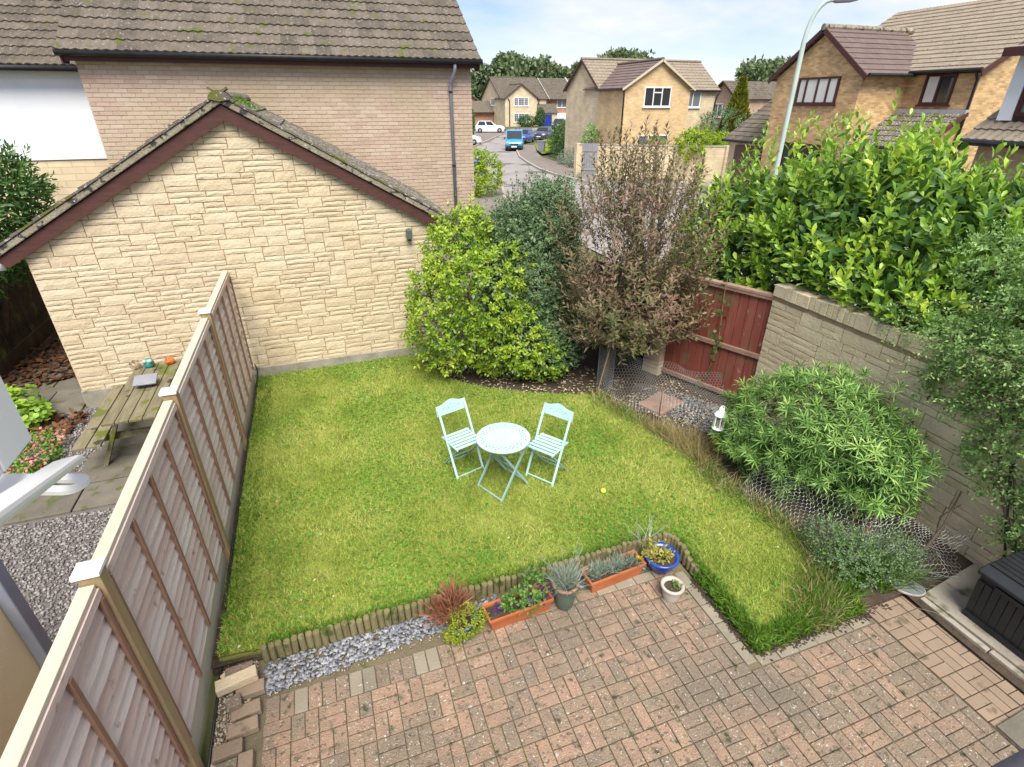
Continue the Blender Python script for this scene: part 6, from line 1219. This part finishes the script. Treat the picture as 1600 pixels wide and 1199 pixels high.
bush(ds, 'darkshrub', DC, 4600, 9, .16, .054, .027, 'leaf', up=.6, lo=.72, lump_amp=.28, zmin=.08, a0=70, a1=30, kk=7)
P, N = shell(DC, 9000, .5, .1, .08); leaf_obj('inner_leaves', 'darkshrub', ds, P, N+rng.normal(0,.8,N.shape), N, .08, .045, 'leaf', 'stuff'); stems(ds, (3.25,8,0), [(2.9,8.1,2.4),(3.5,8,2.4),(3.2,7.8,1.5)], .035)
Pt = np.column_stack([3.2+rng.normal(0,.35,60), 8.05+rng.normal(0,.25,60), 2.35+rng.random(60)*.55]); p, d, n_, t_ = shoots(Pt, unit(np.column_stack([rng.normal(0,.3,(60,2)), np.ones(60)])), .42, 14, 70, 30); leaf_obj('top_shoots', 'darkshrub', ds, p, d, n_, .05*(1.1-.4*t_), .026, 'leaf', 'stuff')
ph2 = plant('bronze_tree', 'small bronze leaved tree with upright twiggy shoots in the bed', 'tree', (4.0,6.75,0))
PC = [((4.45,6.95,1.45),(1.05,.65,.62)),((4.4,7.0,2.05),(.85,.55,.65)),((4.95,6.85,1.5),(.6,.55,.55)),((3.8,6.95,1.4),(.5,.5,.45)),((4.45,7.05,2.65),(.62,.45,.6))]
k = 1120; base = np.array([4.2,6.85,.7]); az = rng.random(k)*6.283; th_ = np.radians(84*rng.random(k)**.75); dirs = np.column_stack([np.sin(th_)*np.cos(az)*np.where(np.cos(az) < 0, .85, .85), np.sin(th_)*np.sin(az)*.75, np.cos(th_)]); reach = (1.15+1.85*np.clip(np.cos(th_), 0, 1)**1.3)*(.25+.75*rng.random(k)**.8)*(1+.15*lump(dirs, 6, 2.2))
Dt = unit(dirs+np.array([0,0,.45])+rng.normal(0,.18,dirs.shape)); ln_ = .35+.35*rng.random(k); Pt = base+np.array([.25,.1,.15])+dirs*reach[:, None]-Dt*ln_[:, None]*.7; Pt[:, 2] = np.maximum(Pt[:, 2], .55)
p, d, n_, t_ = shoots(Pt, Dt, ln_, 17, 70, 32, .12); leaf_obj('foliage', 'photinia', ph2, p, d, n_, .100*(1.15-.4*t_)*(.75+.5*rng.random(len(p))), .033*(.8+.4*rng.random(len(p))), 'leaf', 'stuff')
k2 = 70; Pu = np.column_stack([4.4+rng.normal(0,.45,k2), 7.0+rng.normal(0,.25,k2), 2.5+rng.random(k2)*.5]); Du = unit(np.column_stack([(Pu[:, 0]-4.4)*.4+rng.normal(0,.08,k2), rng.normal(0,.1,k2), np.ones(k2)])); lu = .35+.75*rng.random(k2)*np.exp(-((Pu[:, 0]-4.4)/.6)**2); p, d, n_, t_ = shoots(Pu, Du, lu, 20, 62, 35); leaf_obj('upright_shoots', 'photinia', ph2, p, d, n_, .085*(1.2-.5*t_), .028, 'leaf', 'stuff')
b = B()
for i in range(k): b.tube([Pt[i], Pt[i]+Dt[i]*ln_[i]*.95-Z3*.10*ln_[i]], [.004,.002], 3, False)
for i in range(k2): b.tube([Pu[i], Pu[i]+Du[i]*lu[i]], [.005,.002], 3, False)
for i in range(0, k, 15):
    a = Vector((4.05,6.8,.85)); e = Vector(Pt[i]); b.tube([a, a.lerp(e,.5)+Vector((random.gauss(0,.06), random.gauss(0,.06), .10)), e], [.013,.008,.004], 4, False)
b.obj('twigs', 'bark', ph2); B().tube([(4.0,6.75,0),(4.02,6.76,.5),(4.05,6.8,1.0),(4.2,6.9,1.8)], [.05,.042,.036,.015], 10).obj('trunk', 'bark', ph2, smooth=True)
# narrow-leaved rosette shrub: each whorl of leaves at a shoot tip
cs = plant('narrow_leaved_shrub', 'rounded shrub of narrow star shaped green leaf whorls by the stone wall', 'bush', (5.0,3.8,0))
CC = [((4.95,3.95,.72),(.66,.75,.72)),((5.15,3.45,.78),(.55,.75,.75)),((4.75,4.3,.55),(.45,.45,.55)),((5.35,3.1,.65),(.34,.5,.6)),((5.05,3.75,1.05),(.5,.6,.5))]
P, N = shell(CC, 1350, .70, .36, .1, 9); D = unit(N+np.array([0,0,.55])+rng.normal(0,.25,N.shape))
def whorl(nl=11):
    V, F = [], []; rr = random.Random(4)
    for i in range(nl):
        a = i*2.4; el = R(12+46*(i/nl)); l = 1.0-.25*i/nl; d = Vector((math.cos(a)*math.cos(el), math.sin(a)*math.cos(el), math.sin(el))); s_ = d.cross(Z3).normalized()*.045; k = len(V)
        V += [d*.05-s_*.5, d*.05+s_*.5, d*l*.55-s_+Z3*.03, d*l*.55+s_+Z3*.03, d*l-Z3*.10]; F += [(k,k+1,k+3,k+2),(k+2,k+3,k+4)]
    return np.array([tuple(v) for v in V]), F
it = []
for i in range(len(P)):
    z = Vector(D[i]); x = z.orthogonal().normalized(); x = Matrix.Rotation(random.random()*6.28, 3, z) @ x; s_ = random.uniform(.085, .17); it.append((0, frame(P[i], x*s_, z.cross(x)*s_, z*s_)))
pieces(cs, 'leaf_whorl', [whorl()], it, 'choisya', 'leaf_whorls', 300)
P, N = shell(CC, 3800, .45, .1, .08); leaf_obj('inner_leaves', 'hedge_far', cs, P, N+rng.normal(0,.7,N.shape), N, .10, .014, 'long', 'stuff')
q = T('seedling_shoot', 'pair of bright lime leaf whorls poking through the wire netting', 'plant', (5.0,3.0,.05)); B().tube([(5.0,2.92,.05),(4.98,2.95,.42)], .006, 5).obj('stem', 'cane', q)
pieces(q, 'leaf_whorl', [whorl()], [(0, frame((4.98,2.95,.45), (.12,0,0), (0,.12,0), (0,0,.12))), (0, frame((5.0,2.93,.30), (.11,.03,0), (-.03,.11,0), (0,0,.11))), (0, frame((4.96,2.9,.22), (.1,.03,0), (-.03,.1,0), (0,0,.1)))], 'yellow_shrub')
b_ = [(0, frame((4.29,4.38,.40), (.09,0,0), (0,.09,0), (0,0,.09))), (0, frame((4.34,4.33,.36), (.09,.02,0), (-.02,.09,0), (0,0,.09))), (0, frame((4.26,4.31,.34), (.08,.02,0), (-.02,.08,0), (0,0,.08)))]
q = T('lime_shoot', 'lime green leaf whorls below the white lantern', 'plant', (4.30,4.33,.05)); pieces(q, 'leaf_whorl', [whorl()], b_, 'yellow_shrub'); B().tube([(4.30,4.33,.03),(4.30,4.34,.37)], .006, 5).obj('stem', 'cane', q)
# climber over the end of the wall
cl = plant('wall_climber', 'small leaved climber trailing over the far end of the stone wall', 'climber', (5.7,1.9,0))
CL = [((6.0,2.3,2.45),(.55,.75,.75)),((5.85,1.9,1.95),(.45,.7,.6)),((5.75,1.6,1.3),(.32,.6,.65)),((5.85,2.75,2.15),(.45,.5,.32)),((6.2,1.5,3.0),(.6,.8,.6)),((5.65,2.2,1.35),(.2,.42,.5)),((5.72,1.3,.9),(.22,.5,.35)),((6.4,2.6,2.9),(.5,.6,.45)),((5.95,3.35,2.12),(.32,.75,.22)),((5.68,2.9,1.75),(.12,.35,.3)),((5.6,1.7,.75),(.16,.4,.35)),((6.5,3.1,2.75),(.5,.8,.4))]
bush(cl, 'climber', CL, 4000, 12, .26, .050, .023, 'leaf', up=.05, lo=.70, lump_amp=.2, zmin=.3, a0=70, a1=40, jit=.9, curve=.25)
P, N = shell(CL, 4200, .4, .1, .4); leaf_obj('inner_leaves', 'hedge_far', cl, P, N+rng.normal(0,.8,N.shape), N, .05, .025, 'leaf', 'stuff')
b = B(); pp = []
for i in range(110):
    s0 = Vector((5.78, random.uniform(1.2,3.0), random.uniform(1.7,2.6))); d = Vector((random.uniform(-.6,-.05), random.uniform(.1,1.0), random.uniform(-.25,.35))).normalized(); l = random.uniform(.4,.8)
    pts = [s0+d*l*t+Z3*(-.18*t*t) for t in (0,.33,.66,1)]; b.tube(pts, [.004,.003,.002,.0015], 4, False); pp += [s0+d*l*t+Z3*(-.18*t*t)+Vector(rng.normal(0,.012,3)) for t in np.linspace(.05,1,30)]
b.obj('trailing_stems', 'bark', cl); pp = np.array(pp); leaf_obj('trailing_leaves', 'climber', cl, pp, rng.normal(0,1,pp.shape)+np.array([0,0,.3]), rng.normal(0,.4,pp.shape)+np.array([0,0,1]), .036, .018, 'leaf', 'stuff')
stems(cl, (5.68,1.6,0), [(5.7,1.4,1.2),(5.65,2.2,1.3),(5.75,2.6,1.9),(5.8,1.8,2.0)], .022, .008)
# ivy strand on the red gate
iv = plant('ivy_strand', 'thin ivy strand hanging down the red plank gate', 'climber', (5.5,6.2,0)); c0 = GA0+gd*.95+gn*.03; pts = [c0+gd*.10*math.sin(z*2.3)+gd*(z-1.9)*.14+Z3*z+gn*.03 for z in np.linspace(1.95,.15,16)]
B().tube(pts, .004, 5).obj('stem', 'cane', iv); P = np.array([tuple(pts[i % 16]+Vector(rng.normal(0,.035,3))+gn*.02) for i in range(60)]); leaf_obj('leaves', 'laurel_dark', iv, P, rng.normal(0,1,P.shape), np.tile(np.array(gn), (60,1))+rng.normal(0,.2,P.shape), .06, .05, 'oval')
# low shrub and herbs near the plaque
hs = plant('grey_herb_bush', 'low pale green herb bush spilling over the netting at the lawn corner', 'bush', (4.55,2.5,0)); bush(hs, 'darkshrub', [((4.4,2.5,.22),(.32,.3,.28)),((4.75,2.4,.22),(.38,.26,.26)),((4.35,2.75,.3),(.2,.2,.25))], 700, 9, .16, .03, .016, 'leaf', up=.6, lo=.7, zmin=.03, jit=.8); tuft(hs, 'lavender', (4.8,2.4,.1), 260, .28, .006, .7, .14, 'long'); tuft(hs, 'clover', (4.5,2.6,.3), 60, .05, .04, 1., .12)
# neighbour's plants
nl = plant('dark_laurel', 'dark laurel behind the garage by the slatted fence', 'bush', (-5.7,11.2,0)); NC = [((-5.6,11.3,2.5),(.9,1.2,1.1)),((-5.9,10.6,2.0),(.8,1.0,.9)),((-5.3,12.1,2.7),(.8,.9,1.0)),((-6.0,9.6,1.7),(.6,.8,.6))]
bush(nl, 'laurel_dark', NC, 1300, 9, .36, .15, .045, 'oval', up=.2, lo=.75, a0=60, a1=30, zmin=1.2); stems(nl, (-5.75,11.2,0), [(-5.5,11.2,2.4),(-5.8,10.6,2.2),(-5.2,12,2.7)], .06, .02)
P, N = shell(NC, 2200, .4, .1, 1.2); leaf_obj('inner_leaves', 'laurel_dark', nl, P, N+rng.normal(0,.8,N.shape), N, .14, .05, 'oval', 'stuff')
ge = plant('leafy_geranium', 'low round leaved green plant on the neighbour gravel', 'plant', (-4.7,9.0,0)); bush(ge, 'laurel', [((-4.75,8.9,.2),(.42,.36,.28)),((-4.45,8.6,.15),(.3,.25,.2))], 110, 5, .16, .10, .10, 'oval', up=.8, a0=80, a1=70, zmin=.02)
pk_ = plant('pink_flower_clump', 'clump of pink flowers beside the neighbour gravel path', 'plant', (-4.1,7.5,0)); bush(pk_, 'clover', [((-4.1,7.6,.06),(.35,.5,.16)),((-4.25,7.1,.06),(.3,.4,.16)),((-3.9,6.9,.04),(.3,.4,.12))], 420, 5, .09, .05, .035, 'oval', up=.8, zmin=.01); P = polypts([(-4.5,6.7),(-3.75,6.6),(-3.75,7.9),(-4.4,8.1)], 520); P = np.column_stack([P, .10+.12*rng.random(len(P))]); leaf_obj('flowers', 'petal_pink', pk_, P, rng.normal(0,1,P.shape), np.tile([0,0,1.], (len(P),1)), .04, .036, 'oval', 'stuff')
# ------------------------------------------------------------------ street planting
def shrub(label, mat, comps, n, k, sl, L, W, loc, cat='bush', up=.4, name='shrub'):
    t = plant(name, label, cat, loc); bush(t, mat, comps, n, k, sl, L, W, 'leaf', up=up, lo=.75, zmin=.02); c = comps[0][0]; stems(t, (c[0],c[1],0), [(c[0]+.1,c[1],c[2]),(c[0]-.2,c[1]+.1,c[2]*.9)], .03); return t
shrub('yellow green shrub at the foot of the pink brick house corner', 'yellow_shrub', [((7.6,26.6,1.1),(1.3,1.1,1.1)),((6.9,26.8,.9),(.9,.9,1.0))], 700, 7, .35, .14, .09, (7.6,26.6,0)); shrub('olive green shrub against the pink brick house corner', 'hedge_far', [((6.6,28.2,1.5),(.6,.7,1.6))], 350, 7, .35, .12, .06, (6.6,28.2,0))
shrub('dark green street hedge beside the pavement', 'hedge_far', [((21.5,45.5,1.2),(1.8,3.0,1.5)),((20.3,42.3,.9),(1.4,2.0,1.1)),((23,48.5,1.3),(1.6,2.5,1.6))], 1500, 8, .4, .16, .10, (21,45,0), 'hedge', name='hedge')
shrub('grey green low shrub along the pavement by the street wall', 'lavender', [((18.6,38.9,.5),(1.1,1.2,.65)),((18.0,36.9,.45),(.8,.9,.55))], 600, 8, .3, .12, .04, (18.5,38.5,0)); shrub('green climber on the corner of the yellow corner house', 'climber', [((18.3,35.6,1.5),(.55,.9,1.4))], 500, 7, .3, .12, .08, (18.3,35.6,0))
shrub('round dark hedge bush by the white family car', 'hedge_far', [((19.6,74.5,1.8),(1.6,1.8,2.3))], 800, 8, .4, .2, .13, (19.6,74.5,0)); shrub('clipped dark bush below the pale yellow house window', 'hedge_far', [((41.5,108,.9),(2.2,.7,.9)),((44,107.6,1.5),(.9,.9,1.7))], 700, 7, .4, .22, .15, (42,108,0))
shrub('bright yellow shrub showing over the street wall', 'yellow_shrub', [((22.6,29.9,1.7),(1.5,1.0,1.1)),((24.4,29.4,1.6),(1.1,.8,.9)),((20.6,31.2,1.5),(.8,.6,.7))], 900, 7, .35, .16, .10, (23,29.7,0)); shrub('grey green shrubs below the golden conifer', 'darkshrub', [((27.6,34,1.9),(2.2,1.4,2.0)),((29.6,33,1.8),(1.6,1.2,1.8))], 1000, 8, .4, .16, .08, (28,33.6,0))
cf = plant('golden_conifer', 'pointed golden conifer beside the ochre garage', 'tree', (28.9,34.2,0)); n = 2600; t_ = rng.random(n)**.8; a = rng.random(n)*6.28; rad = (1.5*(1-t_)+.05)*(.7+.35*rng.random(n)); P = np.column_stack([28.9+rad*np.cos(a), 34.2+rad*np.sin(a), .8+t_*4.7]); D = np.column_stack([np.cos(a)*.5, np.sin(a)*.5, np.ones(n)]); leaf_obj('crown', 'conifer', cf, P, D+rng.normal(0,.2,D.shape), rng.normal(0,1,D.shape), .34, .16, 'leaf', 'stuff'); B().tube([(28.9,34.2,0),(28.9,34.2,4.5)], [.1,.03], 8).obj('trunk', 'bark', cf)
def tree(label, x, y, h, rx, seed, n=3200):
    t = plant('skyline_tree', label, 'tree', (x,y,0), 'trees on the skyline'); rr = np.random.default_rng(seed); comps = []
    for i in range(11): a = rr.random()*6.28; q = rr.random()**.5; comps.append(((x+rx*.62*q*math.cos(a), y+rx*.5*q*math.sin(a), h*(.48+.36*rr.random())), (rx*(.3+.2*rr.random()), rx*.4, h*(.13+.08*rr.random()))))
    P, N = shell(comps, n, .45, .3, 1.0, 9); leaf_obj('crown', 'farleaf', t, P, N+rng.normal(0,.8,N.shape), N+rng.normal(0,.5,N.shape), .95*(.6+.7*rng.random(n)), .62, 'quad', 'stuff')
    b = B(); b.tube([(x,y,0),(x,y,h*.3),(x+.2,y,h*.5)], [.35,.28,.18], 8)
    for c in comps[:8]: b.tube([(x,y,h*.28),(x*.5+c[0][0]*.5, y*.5+c[0][1]*.5, h*.45), c[0]], [.16,.11,.04], 6)
    b.obj('trunk', 'bark', t)
TL = ['small skyline tree showing between the pink brick house and the yellow gable']+['tallest grey green skyline tree behind the pale yellow house ridge','grey green skyline tree behind the gap between pale yellow house and terrace','dark skyline tree behind the red brick terrace roof','skyline tree behind the corner house stone end']+['rounded tree top rising above the corner house ridge']+['big rounded tree beside the ochre house gable','tree mostly hidden behind the ochre house gable']+['low skyline tree between the corner house and the pink gable house']
for i, (px, d_, top, rx) in enumerate([((44,146),0,12.2,5.5),((52,143),0,15.2,7.5),((57.5,141),0,13.4,6),((65,138),0,13.0,6.5),((70,134),0,12.4,5),((75.5,131),0,16.0,7),((101,112),0,13.6,9),((108,106),0,12.8,7),((88,122),0,11.0,5)]):
    tree(TL[i], *px, top, rx, 40+i, 3600 if rx > 6 else 2600)
